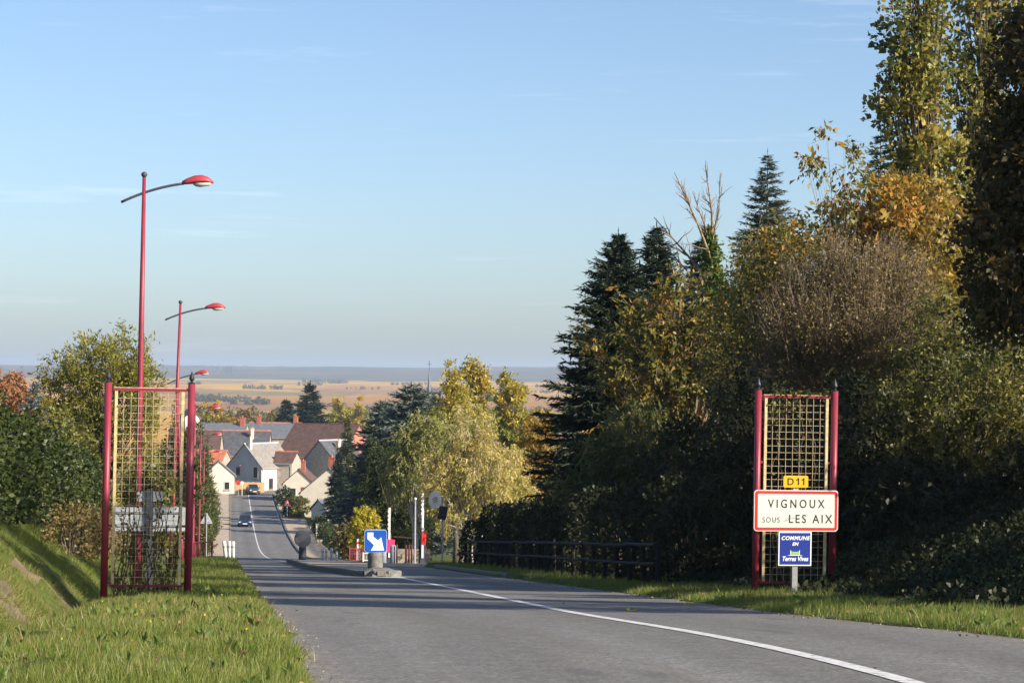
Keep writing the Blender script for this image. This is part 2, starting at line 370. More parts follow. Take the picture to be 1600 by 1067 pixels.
# ------------------------------------------------------------------ helpers: objects
def link(name, me, parent=None, loc=None):
    o = bpy.data.objects.new(name, me)
    COL.objects.link(o)
    if loc is not None: o.location = loc
    if parent is not None: o.parent = parent
    return o
def tag(o, label=None, cat=None, group=None, kind=None):
    if label: o['label'] = label
    if cat: o['category'] = cat
    if group: o['group'] = group
    if kind: o['kind'] = kind
    return o
def thing(name, label, cat, loc, rz=0.0, group=None):
    o = link(name, None, None, loc)
    o.rotation_euler = (0, 0, rz)
    o.empty_display_size = 0.2
    return tag(o, label, cat, group)
class MB:
    def __init__(s): s.v = []; s.f = []; s.m = []; s.cur = 0
    def add(s, vs, fs):
        k = len(s.v); s.v += [tuple(x) for x in vs]; s.f += [tuple(i + k for i in f) for f in fs]; s.m += [s.cur] * len(fs); return s
    def box(s, x0, x1, y0, y1, z0, z1):
        vs = [(x0,y0,z0),(x1,y0,z0),(x1,y1,z0),(x0,y1,z0),(x0,y0,z1),(x1,y0,z1),(x1,y1,z1),(x0,y1,z1)]
        return s.add(vs, [(3,2,1,0),(4,5,6,7),(0,1,5,4),(1,2,6,5),(2,3,7,6),(3,0,4,7)])
    def tube(s, pts, rs, n=8, cap=True):
        pts = [Vector(p) for p in pts]
        if isinstance(rs, (int, float)): rs = [rs] * len(pts)
        vs = []; prev = None
        for i, p in enumerate(pts):
            t = (pts[min(i+1, len(pts)-1)] - pts[max(i-1, 0)]).normalized()
            if prev is None:
                a = t.cross(Vector((0,0,1)) if abs(t.z) < 0.9 else Vector((1,0,0))).normalized()
            else:
                a = (prev - t * prev.dot(t)).normalized()
            prev = a; b = t.cross(a)
            for k in range(n):
                th = 2 * math.pi * k / n
                vs.append(p + (a * math.cos(th) + b * math.sin(th)) * rs[i])
        fs = [(i*n+k, i*n+(k+1) % n, (i+1)*n+(k+1) % n, (i+1)*n+k) for i in range(len(pts)-1) for k in range(n)]
        if cap: fs += [tuple(range(n-1, -1, -1)), tuple((len(pts)-1)*n+k for k in range(n))]
        return s.add(vs, fs)
    def lathe(s, prof_, n=12, o=(0,0,0)):
        vs = [(o[0]+r*math.cos(2*math.pi*k/n), o[1]+r*math.sin(2*math.pi*k/n), o[2]+z) for r, z in prof_ for k in range(n)]
        fs = [(i*n+k, i*n+(k+1) % n, (i+1)*n+(k+1) % n, (i+1)*n+k) for i in range(len(prof_)-1) for k in range(n)]
        fs += [tuple(range(n-1, -1, -1)), tuple((len(prof_)-1)*n+k for k in range(n))]
        return s.add(vs, fs)
    def prism(s, poly, y0, y1):
        """polygon in x,z extruded along y; counter-clockwise seen from -y"""
        n = len(poly)
        vs = [(x, y0, z) for x, z in poly] + [(x, y1, z) for x, z in poly]
        return s.add(vs, [tuple(range(n)), tuple(range(2*n-1, n-1, -1))] + [(i, i+n, (i+1) % n + n, (i+1) % n) for i in range(n)])
    def build(s, name, mat, parent=None, loc=None, smooth=False, rz=None):
        me = bpy.data.meshes.new(name)
        me.from_pydata(s.v, [], s.f)
        for mm in (mat if isinstance(mat, (list, tuple)) else [mat]): me.materials.append(mm)
        if isinstance(mat, (list, tuple)): me.polygons.foreach_set('material_index', s.m)
        if smooth: me.polygons.foreach_set('use_smooth', [True] * len(me.polygons))
        me.update()
        o = link(name, me, parent, loc)
        if rz is not None: o.rotation_euler = (0, 0, rz)
        return o
def rrect(w, h, r, n=5, cx=0, cz=0):
    pts = []
    for qx, qz, a0 in ((w/2-r, -h/2+r, -90), (w/2-r, h/2-r, 0), (-w/2+r, h/2-r, 90), (-w/2+r, -h/2+r, 180)):
        for k in range(n):
            a = rad(a0 + 90 * k / (n-1)); pts.append((cx + qx + r*math.cos(a), cz + qz + r*math.sin(a)))
    return pts
def qmesh(name, V, mat, parent=None, loc=None, uv=None):
    """V: (N,k,3) loose polygons of k corners"""
    N, K = V.shape[:2]
    me = bpy.data.meshes.new(name)
    me.vertices.add(K * N); me.vertices.foreach_set('co', np.ascontiguousarray(V, dtype=np.float32).ravel())
    me.loops.add(K * N); me.loops.foreach_set('vertex_index', np.arange(K * N, dtype=np.int32))
    me.polygons.add(N); me.polygons.foreach_set('loop_start', np.arange(0, K * N, K, dtype=np.int32))
    me.polygons.foreach_set('loop_total', np.full(N, K, dtype=np.int32))
    me.materials.append(mat)
    me.update(calc_edges=True)
    return link(name, me, parent, loc)
def norm(v): return v / np.maximum(np.linalg.norm(v, axis=-1, keepdims=True), 1e-9)
def leaves(rng, Pn, D, size, wr=0.55, fold=0.12, tri=False):
    """rhombic leaves at Pn pointing along D"""
    N = len(Pn)
    D = norm(D); s = norm(np.cross(D, rng.normal(size=(N, 3)))); nn = np.cross(D, s)
    L = np.asarray(size).reshape(-1, 1) * np.ones((N, 1)); W = L * wr
    a = Pn; c = Pn + D * L
    if tri: return np.stack([a - s * W * 0.5, a + s * W * 0.5, c], 1)
    mid = Pn + D * L * 0.45 + nn * L * fold
    return np.stack([a, mid + s * W * 0.5, c, mid - s * W * 0.5], 1)
def strips(A, B, w, rng):
    """thin flat twigs from A to B"""
    D = norm(B - A); s = norm(np.cross(D, rng.normal(size=A.shape)))
    w = np.asarray(w).reshape(-1, 1)
    return np.stack([A - s*w, A + s*w, B + s*w*0.4, B - s*w*0.4], 1)
def text(body, size, mat, parent, x, z, y, align='CENTER', shear=0.0, bold=0.0, space=1.0, sx=1.0, name='lettering'):
    cu = bpy.data.curves.new('t', 'FONT'); cu.body = body; cu.size = size; cu.align_x = align; cu.align_y = 'BOTTOM_BASELINE'
    cu.shear = shear; cu.offset = bold; cu.space_character = space; cu.extrude = 0.0008; cu.resolution_u = 4
    to = bpy.data.objects.new('t', cu); COL.objects.link(to)
    bpy.context.view_layer.update()
    me = bpy.data.meshes.new_from_object(to.evaluated_get(bpy.context.evaluated_depsgraph_get()))
    bpy.data.objects.remove(to); bpy.data.curves.remove(cu)
    me.materials.clear(); me.materials.append(mat)
    o = link(name, me, parent, (x, y, z)); o.rotation_euler = (rad(90), 0, 0); o.scale = (sx, 1, 1)
    return o
def copy_tree(o, parent=None):
    c = o.copy(); COL.objects.link(c); c.parent = parent
    for ch in list(o.children): copy_tree(ch, c)
    return c

# ------------------------------------------------------------------ the ground sheet
rngG = np.random.default_rng(5)
Ys = np.concatenate([np.arange(-40, 10, 2.5), np.arange(10, 62, 0.5), np.arange(62, 130, 1.5), np.arange(130, 380, 4), np.geomspace(380, 12400, 90)])
Us = np.concatenate([-np.geomspace(4200, 14, 34), np.arange(-12, -5.5, 0.5), np.arange(-5.5, -0.3, 0.2), [-0.25, -0.12, -0.05, 0.0, 0.13, 1.5, 3.2, 5.0, 6.37, 6.5, 6.55, 6.62], np.arange(6.75, 13, 0.25), np.geomspace(13.5, 4200, 36)])
UU, YY = np.meshgrid(Us, Ys)
jit = (np.sin(YY * 2.3) * 0.05 + np.sin(YY * 5.1 + 1) * 0.035 + np.sin(YY * 0.7) * 0.06)
edge = ((np.abs(UU) < 0.06) | (np.abs(UU - ROADW) < 0.06)) & (YY < 60)
ZZ = prof(YY) + lat(UU, YY)
UJ = UU + np.where(edge, jit, 0)
rough = np.where(((UU < -0.1) | (UU > 6.6)) & (YY < 95), 1.0, 0.0) * np.clip((np.abs(UU - 3.25) - 3.3) / 1.5, 0, 1)
ZZ = ZZ + rough * (rngG.normal(size=ZZ.shape) * np.where(UU < -2.4, 0.04, 0.018) + np.where(UU < -2.4, 0.09, 0.05) * np.sin(UU * 1.7 + YY * 0.9) * np.sin(YY * 0.37))
far = sst(900, 2500, YY)
XX = xL(YY) + UJ
ZZ = ZZ + far * (2.0 * np.sin(XX / 410.0 + YY / 900.0) + 1.5 * np.sin(XX / 190.0 - YY / 500.0)) + sst(6500, 8000, YY) * (6.5 * np.sin(XX / 1100.0 + 1.0) + 3.0 * np.sin(XX / 390.0) + 1.6 * np.sin(XX / 131.0) + 1.5 * rngG.normal(size=XX.shape))
nr, nc = XX.shape
verts = np.stack([XX, YY, ZZ], -1).reshape(-1, 3)
idx = np.arange(nr * nc).reshape(nr, nc)
quads = np.stack([idx[:-1, :-1], idx[:-1, 1:], idx[1:, 1:], idx[1:, :-1]], -1).reshape(-1, 4)
me = bpy.data.meshes.new('ground')
me.from_pydata(verts.tolist(), [], quads.tolist())
for mm in (M_grass, M_fields, M_forest, M_earth): me.materials.append(mm)
yc = verts[quads[:, 0], 1] + 400 * np.sin(verts[quads[:, 0], 0] / 500.0)
me.polygons.foreach_set('material_index', np.where(verts[quads[:, 0], 1] < 420, 0, np.where(yc < 5600, 1, 2)).astype(np.int32) + 3 * ((verts[quads[:, 0], 1] > 12) & (verts[quads[:, 0], 1] < 34) & (np.tile(Us[:-1], nr - 1) > -3.5) & (np.tile(Us[:-1], nr - 1) < -2.5) & (np.sin(verts[quads[:, 0], 1] * 0.8) + np.sin(np.tile(Us[:-1], nr - 1) * 6.0 + verts[quads[:, 0], 1] * 1.7) * 0.7 > 0.1)).astype(np.int32))
me.polygons.foreach_set('use_smooth', [True] * len(me.polygons))
tag(link('ground', me), kind='structure')

def sheet(name, mat, rows, kind='structure', dz=0.0, parent=None, n=4):
    """rows: list of (Y, u0, u1); a strip laid over the road profile with uv = (u, Y) in metres"""
    vs = []; fs = []; uv = []
    for (Y, a, b) in rows:
        for k in range(n + 1):
            u = a + (b - a) * k / n
            vs.append((float(xL(Y)) + u, Y, float(prof(Y)) + dz)); uv.append((u, Y))
    for i in range(len(rows) - 1):
        for k in range(n):
            q = i * (n + 1) + k; fs.append((q, q + 1, q + n + 2, q + n + 1))
    me = bpy.data.meshes.new(name); me.from_pydata(vs, [], fs)
    ul = me.uv_layers.new(name='uv')
    li = np.zeros(len(me.loops), dtype=np.int32); me.loops.foreach_get('vertex_index', li)
    ul.data.foreach_set('uv', np.array(uv, dtype=np.float32)[li].ravel())
    me.materials.append(mat); me.update()
    o = link(name, me, parent)
    if parent is None: tag(o, kind=kind)
    return o
def yr(a, b):
    return [float(y) for y in Ys if a < y < b]
road = sheet('road', M_asph, [(Y, -0.12, 6.62) for Y in [-38.0] + yr(-38, 372) + [372.0]], n=8)
sheet('side_road', M_asph, [(Y, 6.55, 30) for Y in [83.0] + yr(83, 126) + [126.0]], dz=-0.012)
sheet('village_crossroad', M_asph, [(Y, -14, 26) for Y in [352.0, 358.0, 364.0, 372.0, 378.0]], dz=0.13)
sheet('left_pavement', M_path, [(Y, -2.35, -0.22) for Y in [119.0] + yr(119, 352) + [351.9]], dz=0.135, n=2)
sheet('right_pavement', M_path, [(Y, 6.75, 9.6) for Y in [128.0] + yr(128, 352) + [351.9]], dz=0.135, n=2)
def stripe(name, pts, w):
    rows = []
    for (Y, u) in pts: rows.append((Y, u - w / 2, u + w / 2))
    o = sheet(name, M_paint, rows, dz=0.005, parent=road, n=1)
    return o
rows1 = [-38.0] + yr(-38, 55) + [55.0]
stripe('centre_line', [(Y, 3.77) for Y in rows1], 0.15)
def u_far(Y): return 3.55 - 0.75 * float(sst(165, 235, Y))
stripe('village_centre_line', [(Y, u_far(Y)) for Y in [128.0] + yr(128, 366)], 0.13)
stripe('village_edge_line', [(Y, 6.3) for Y in [170.0] + yr(170, 350)], 0.06)
# paint splitting in front of the traffic island
sheet('island_nose_paint', M_paint, [(55.0, 3.70, 3.85), (55.8, 3.45, 3.87), (56.7, 3.1, 3.9), (57.4, 2.85, 3.9)], dz=0.0055, parent=road, n=1)

# kerbs as real stones
def kerb_run(parent, pts, h, w, name='kerb_stone', gap=0.012):
    for i in range(len(pts) - 1):
        a = Vector(pts[i]); b = Vector(pts[i+1]); d = (b - a); L = d.length; d.normalize()
        s = Vector((-d.y, d.x, 0)).normalized() * w / 2
        a2 = a + d * gap; b2 = b - d * gap
        dz = Vector((0, 0, h)); lo = Vector((0, 0, -0.15))
        ch = Vector((0, 0, h - 0.025)); sc = 0.8
        vs = [a2-s+lo, b2-s+lo, b2+s+lo, a2+s+lo, a2-s+ch, b2-s+ch, b2+s+ch, a2+s+ch, a2-s*sc+dz, b2-s*sc+dz, b2+s*sc+dz, a2+s*sc+dz]
        fs = [(0,1,5,4),(1,2,6,5),(2,3,7,6),(3,0,4,7),(4,5,9,8),(5,6,10,9),(6,7,11,10),(7,4,8,11),(8,9,10,11)]
        MB().add(vs, fs).build(name, M_kerb, parent)
def rp(u, Y, dz=0.0): return (float(xL(Y)) + u, Y, float(prof(Y)) + dz)
# traffic island
def isl(Y):
    t = (Y - 57.5) / (99 - 57.5)
    cl = 2.80 - 0.75 * float(sst(0, 0.35, t)); crr = 3.95 + 0.5 * float(sst(0, 0.5, t))
    e = min(1.0, math.sqrt(max(0.0, min((Y - 57.4), (99.1 - Y))) / 1.2))
    mid = (cl + crr) / 2
    return mid + (cl - mid) * e, mid + (crr - mid) * e
isl_obj = sheet('traffic_island', M_islet, [(Y, isl(Y)[0] + 0.12, isl(Y)[1] - 0.12) for Y in [57.6, 57.9, 58.3, 59.0] + yr(59.2, 98) + [98.4, 98.8]], dz=0.135, n=2)
del isl_obj['kind']
tag(isl_obj, 'long raised traffic island with pale gravel top splitting the two road lanes', 'traffic island')
ylist = [57.5, 57.8, 58.5] + [59.5 + i for i in range(39)] + [98.8]
kerb_run(isl_obj, [rp(isl(Y)[0] + 0.06, Y) for Y in ylist], 0.15, 0.16)
kerb_run(isl_obj, [rp(isl(Y)[1] - 0.06, Y) for Y in ylist], 0.15, 0.16)
kerb_run(isl_obj, [rp(isl(57.5)[0] + 0.05, 57.5), rp(isl(57.5)[1] - 0.05, 57.5)], 0.15, 0.16)
nose = MB()
nv = []
for (dy, e, z) in ((0, 1.0, 0.02), (0.25, 0.85, 0.2), (1.0, 0.8, 0.23), (2.3, 0.8, 0.2)):
    for k in (-1, -0.5, 0.5, 1):
        p = rp(3.38 + k * 0.50 * e, 57.42 + dy + (0.25 * (abs(k) > 0.9) if dy == 0 else 0)); nv.append((p[0], p[1], p[2] + z - (0.07 if abs(k) > 0.9 else 0)))
nose.add(nv, [(i*4+k, i*4+k+1, i*4+k+5, i*4+k+4) for i in range(3) for k in range(3)])
base = [(v[0], v[1], v[2] - 0.3) for v in nv]
ring = [0, 1, 2, 3, 7, 11, 15, 14, 13, 12, 8, 4]
nose.add([nv[i] for i in ring] + [base[i] for i in ring], [(12 + i, 12 + (i+1) % 12, (i+1) % 12, i) for i in range(12)])
nose.build('nose_block', M_conc, isl_obj)
# far kerbs and the kerb of the right-hand verge
kr = link('roadside_kerb', None); tag(kr, kind='structure')
kerb_run(kr, [rp(6.62, Y) for Y in np.arange(128, 350, 5.0)], 0.15, 0.2)
kerb_run(kr, [rp(-0.13, Y) for Y in np.arange(119, 350, 5.0)], 0.15, 0.2)
kerb_run(kr, [rp(6.62, Y) for Y in np.arange(58, 79, 1.0)] + [rp(6.8, 79.8), rp(7.4, 81.2), rp(8.4, 82.2), rp(9.6, 82.8)], 0.12, 0.16)

# ------------------------------------------------------------------ entrance trellises, lamps, signs
def vine(parent, rng, stems, leafn, W, zmax, lsize=0.05, mat=None, y=0.03):
    mb = MB(); Pn = []
    for (x0, zt) in stems:
        pts = []; x = x0; z = 0.0
        while z < zt:
            pts.append((x, y + rng.normal() * 0.02, z)); z += 0.12; x += rng.normal() * 0.03; x = max(-W, min(W, x))
        if len(pts) < 2: continue
        mb.tube(pts, [0.012 * (1 - 0.7 * i / len(pts)) for i in range(len(pts))], 4)
        for p in pts:
            k = rng.poisson(leafn)
            Pn += [(p[0] + rng.normal() * 0.06, p[1] + rng.normal() * 0.05, p[2] + rng.normal() * 0.06) for _ in range(k)]
            if rng.random() < 0.35:
                q = (p[0] + rng.normal() * 0.15, p[1] + rng.normal() * 0.08, p[2] + 0.1 + rng.normal() * 0.08)
                mb.tube([p, q], [0.005, 0.002], 3)
    vs = mb.build('vine_stem', M_stem, parent)
    Pn = np.array(Pn)
    D = rng.normal(size=Pn.shape) + np.array([0, -0.3, -0.5])
    qmesh('vine_leaves', leaves(rng, Pn, D, rng.uniform(0.6, 1.3, len(Pn)) * lsize, 0.75), mat or L_vine, vs)
def trellis(loc, rz, label, seed, sc):
    rng = np.random.default_rng(seed)
    t = thing('entrance_trellis', label, 'trellis', loc, rz, 'entrance trellises on both verges')
    H = 3.12; HW = 0.60
    for s in (-1, 1):
        p = MB().tube([(s*HW, 0, -0.3), (s*HW, 0, H)], 0.052, 16).build('post', M_red, t, smooth=False)
        for poly in p.data.polygons: poly.use_smooth = len(poly.vertices) == 4
        MB().lathe([(0.05, 0), (0.052, 0.012), (0.02, 0.03), (0.02, 0.045), (0.036, 0.06), (0.04, 0.085), (0.03, 0.115), (0.012, 0.16), (0.003, 0.185)], 12, (s*HW, 0, H)).build('finial', M_black, p)
        for z in (0.22, 1.05, 2.02, 3.03):
            MB().box(min(s*(HW-0.045), s*(HW-0.125)), max(s*(HW-0.045), s*(HW-0.125)), -0.012, 0.012, z-0.016, z+0.016).build('bracket', M_red, p)
    a = HW - 0.12
    for s in (-1, 1):
        MB().box(s*a-0.02, s*a+0.02, -0.02, 0.02, 0.2, 3.0).build('frame_upright', M_cream, t)
    MB().box(-a-0.045, a+0.045, -0.024, 0.024, 3.005, 3.045).build('top_rail', M_red, t)
    MB().box(-a-0.04, a+0.04, -0.024, 0.024, 3.047, 3.056).build('top_strip', M_cream, t)
    MB().box(-a-0.045, a+0.045, -0.024, 0.024, 0.165, 0.198).build('bottom_rail', M_red, t)
    nx, nz_ = 9, 27
    hw = MB().box(-a+0.022, a-0.022, -0.0035, 0.0035, -0.0035, 0.0035)
    first = None
    for i in range(1, nz_):
        z = 0.2 + 2.8 * i / nz_
        if first is None: first = hw.build('wire', M_wire, t, (0, 0.006, z))
        else: link('wire', first.data, t, (0, 0.006 + rng.normal()*0.001, z + rng.normal()*0.003)).rotation_euler = (0, rng.normal()*0.004, 0)
    first = None
    for i in range(1, nx):
        x = -a + 2 * a * i / nx
        if first is None: first = MB().box(-0.0035, 0.0035, -0.0035, 0.0035, 0.2, 3.0).build('wire', M_wire, t, (x, -0.004, 0))
        else: link('wire', first.data, t, (x, -0.004, 0))
    t.scale = (sc, sc, sc)
    return t, rng
bl = G(228, 33.4); bl.z -= 0.02
tl, rg = trellis(bl, RR - rad(1), 'red post trellis with cream mesh on the near grass verge beside the ditch', 3, 1.0)
tl.rotation_euler[1] = rad(0.6)
vine(tl, rg, [(-0.4, 1.2), (-0.3, 2.4), (-0.25, 1.6), (-0.12, 2.9), (-0.05, 1.3), (0.05, 2.95), (0.12, 1.4), (0.2, 2.9), (0.3, 1.5), (0.38, 2.8), (-0.38, 0.9), (0.0, 1.1), (0.25, 1.2), (-0.2, 1.2), (-0.45, 0.7), (0.42, 1.0), (-0.33, 1.4), (0.33, 0.9), (-0.1, 0.9), (0.15, 0.8), (-0.42, 1.5)], 3.4, 0.46, 3.0, 0.055)
br = G(1240, 36.3); br.z -= 0.06
tr_, rg = trellis(br, RR, 'red post trellis with cream mesh behind the town name sign', 4, 1.03)
tr_.rotation_euler[1] = rad(0.6)
mbv = [(-0.1, 2.9), (0.02, 2.95), (0.2, 2.95), (-0.3, 2.6)]
vine(tr_, rg, mbv, 0.7, 0.46, 3.0, 0.06, L_ivy)
Pn = np.stack([rg.uniform(-0.35, 0.6, 130), rg.normal(size=130) * 0.06, 3.05 + rg.normal(size=130) * 0.04], 1)
Pn = np.concatenate([Pn, np.stack([rg.uniform(-0.42, 0.1, 90), rg.normal(size=90) * 0.05, 2.85 + rg.normal(size=90) * 0.1], 1)])
qmesh('creeper_leaves', leaves(rg, Pn, rg.normal(size=Pn.shape), rg.uniform(0.04, 0.075, len(Pn)), 0.8), L_vine, tr_)

# town name sign
sg = thing('town_sign', 'white town name sign with red border, road number above and blue panel below', 'road sign', G(1242, 35.2), RR + rad(2))
sg.rotation_euler[1] = rad(0.4)
MB().prism(rrect(0.09, 0.05, 0.008), -0.3, 1.62).build('tmp', M_galv) if False else None
MB().box(-0.042, 0.042, 0.0, 0.042, -0.3, 1.70).build('post', M_galv, sg)
pl = MB().prism(rrect(1.33, 0.63, 0.05), -0.022, -0.004).build('town_name_plate', M_swhite, sg, (0.0, 0, 1.27))
MB().prism(rrect(1.30, 0.60, 0.04), -0.025, -0.021).build('red_border', M_sred, pl)
MB().prism(rrect(1.215, 0.515, 0.012), -0.028, -0.0235).build('white_field', M_swhite, pl)
text('VIGNOUX', 0.182, M_sblack, pl, 0.0, 0.045, -0.0295, bold=0.002, space=1.5, sx=0.80)
text('LES AIX', 0.182, M_sblack, pl, 0.57, -0.185, -0.0295, align='RIGHT', bold=0.002, space=1.36, sx=0.86)
text('SOUS', 0.118, M_sfade, pl, -0.535, -0.18, -0.0295, align='LEFT', bold=0.0, space=1.25, sx=0.84)
# old scratches over the small word
for (x0, z0, x1, z1) in ((-0.20, -0.17, -0.08, -0.09), (-0.17, -0.16, -0.02, -0.11), (-0.36, -0.16, -0.28, -0.12)):
    MB().tube([(x0, -0.0292, z0), ((x0+x1)/2, -0.0292, (z0+z1)/2 + 0.012), (x1, -0.0292, z1)], 0.003, 4).build('scratch', M_sfade, pl)
ds = MB().prism(rrect(0.39, 0.18, 0.025), -0.020, -0.003).build('road_number_plate', M_syel, sg, (-0.01, 0, 1.715))
text('D', 0.15, M_sblack, ds, -0.085, -0.052, -0.0215, bold=0.003)
for x in (0.04, 0.125): MB().prism([(x-0.011, -0.052), (x+0.011, -0.052), (x+0.011, 0.056), (x-0.004, 0.056), (x-0.036, 0.028), (x-0.036, 0.010), (x-0.011, 0.026)], -0.0226, -0.0195).build('lettering', M_sblack, ds)
bp_ = MB().prism(rrect(0.52, 0.52, 0.006), -0.020, -0.004).build('commune_panel', M_swhite2, sg, (-0.01, 0, 0.69))
MB().prism(rrect(0.485, 0.485, 0.004), -0.0225, -0.019).build('blue_field', M_sblue, bp_)
text('COMMUNE', 0.082, M_swhite2, bp_, 0.0, 0.135, -0.0245, shear=0.25, bold=0.002, space=1.12)
text('EN', 0.07, M_swhite2, bp_, 0.0, 0.05, -0.0245, shear=0.25, bold=0.002, space=1.1)
text('Terres Vives', 0.098, M_swhite2, bp_, 0.0, -0.185, -0.0245, shear=0.25, bold=0.002, sx=0.82)
em = MB().prism([(-0.075, -0.09), (0.075, -0.09), (0.075, -0.035), (0.03, -0.045), (-0.03, -0.045), (-0.075, -0.035)], -0.0245, -0.0224).build('emblem', M_sgreen, bp_)
MB().prism([(-0.125, -0.104), (0.13, -0.104), (0.07, -0.094), (-0.07, -0.094)], -0.0247, -0.0224).build('emblem_line', M_swhite2, em)
for x in (-0.072, 0.068): MB().prism([(x, -0.09), (x+0.007, -0.09), (x+0.007, -0.02), (x, -0.02)], -0.0252, -0.0226).build('emblem_line', M_swhite2, em)

# the back of the sign facing the other way, behind the left trellis
bs = thing('town_exit_sign', 'grey backs of two sign plates on a dark post behind the vine trellis', 'road sign', G(233, 35.6), RR)
MB().box(-0.05, 0.05, 0.0, 0.05, -0.3, 1.62).build('post', M_dgrey, bs)
b1 = MB().prism(rrect(1.12, 0.37, 0.04), 0.055, 0.075).build('plate_back', M_plate, bs, (0.0, 0, 1.15))
for z in (-0.1, 0.1): MB().box(-0.5, 0.5, 0.035, 0.054, z-0.015, z+0.015).build('stiffening_rail', M_galv, b1)
MB().prism(rrect(0.40, 0.15, 0.02), 0.055, 0.075).build('small_plate_back', M_plate, bs, (0.0, 0, 1.5))

# street lamps
def make_lamp():
    t = thing('street_lamp', '', 'street lamp', (0, 0, 0), RR, 'carmine street lamps along the left verge')
    H = 8.15
    p = MB().tube([(0,0,-0.3),(0,0,0.9),(0,0,1.0),(0,0,5.0),(0,0,H-0.1)], [0.085,0.082,0.07,0.055,0.036], 14).build('pole', M_red, t, smooth=True)
    MB().lathe([(0.11,0),(0.11,0.03),(0.09,0.05)], 14).build('base_flange', M_red, p)
    MB().box(-0.03,0.03,-0.088,-0.07,0.35,0.75).build('access_door', M_red, p)
    bm = [(0.005,-0.06),(0.03,-0.05),(0.055,-0.02),(0.062,0.01),(0.05,0.04),(0.02,0.06),(0.003,0.063)]
    MB().lathe(bm, 12, (0,0,H-0.05)).build('ball_cap', M_dgrey, t, smooth=True)
    pts = []
    for i in range(13):
        s = i / 12.0; x = -0.44 + 1.22 * s
        pts.append((x, -0.0, H - 0.60 + 0.62 * s - 0.22 * s * s))
    MB().tube(pts, [0.026]*13, 8).build('arm', M_dgrey, t, smooth=True)
    e = pts[-1]
    # lantern: a flattened teardrop with a lens below
    secs = [(-0.04,0.035,0.05,0.0),(0.06,0.075,0.085,0.02),(0.2,0.115,0.115,0.04),(0.34,0.13,0.12,0.045),(0.46,0.11,0.09,0.035),(0.55,0.06,0.045,0.01),(0.585,0.015,0.012,-0.005)]
    n = 14; vs = []; tilt = 0.05
    for (x, ry, rz_, cz) in secs:
        for k in range(n):
            a = 2*math.pi*k/n; zz = math.sin(a)
            vs.append((e[0]+x, ry*math.cos(a), e[2]+cz+x*tilt+ (rz_*zz if zz > 0 else rz_*0.45*zz)))
    fs = [(i*n+k,(i+1)*n+k,(i+1)*n+(k+1)%n,i*n+(k+1)%n) for i in range(len(secs)-1) for k in range(n)]
    fs += [tuple(range(n)), tuple(range(len(secs)*n-1,(len(secs)-1)*n-1,-1))]
    hd = MB().add(vs, fs).build('lantern', M_lampred, t, smooth=True)
    vs = []
    for i, (zz, sc) in enumerate(((0.0,1.0),(-0.03,0.95),(-0.06,0.7),(-0.072,0.25))):
        for k in range(n):
            a = 2*math.pi*k/n; vs.append((e[0]+0.36+0.19*sc*math.cos(a), 0.1*sc*math.sin(a), e[2]+0.018+zz+0.01*math.cos(a)))
    fs = [(i*n+k,i*n+(k+1)%n,(i+1)*n+(k+1)%n,(i+1)*n+k) for i in range(3) for k in range(n)]+[tuple(3*n+k for k in range(n))]
    MB().add(vs, fs).build('lens', M_lens, hd, smooth=True)
    return t
lp = make_lamp()
lamps = [(45.2, 'tall carmine street lamp right behind the vine trellis, tallest in the picture'),
         (69.5, 'second carmine street lamp down the verge, its lantern against open sky'),
         (97.5, 'third carmine street lamp, lantern level with the blue hills'),
         (121, 'fourth carmine street lamp, lantern just above the autumn trees'),
         (146, 'fifth carmine street lamp, lantern in front of the thuja row'),
         (172, 'sixth carmine street lamp, lowest lantern before the grey roofs'),
         (345, 'small far red street lamp in front of the grey gable')]
for i, (Y, lab) in enumerate(lamps):
    o = lp if i == 0 else copy_tree(lp)
    o.location = GU([-2.28, -2.2, -2.4, -2.28, -2.28, -2.28, 0][i], Y) if Y < 300 else G(366, Y)
    if Y > 300: o.scale = (0.62, 0.62, 0.62)
    o.rotation_euler = (0, rad([0.45, 1.5, -1.9, 0.3, 0.5, 0.2, 0.3][i]), RR)
    o['label'] = lab

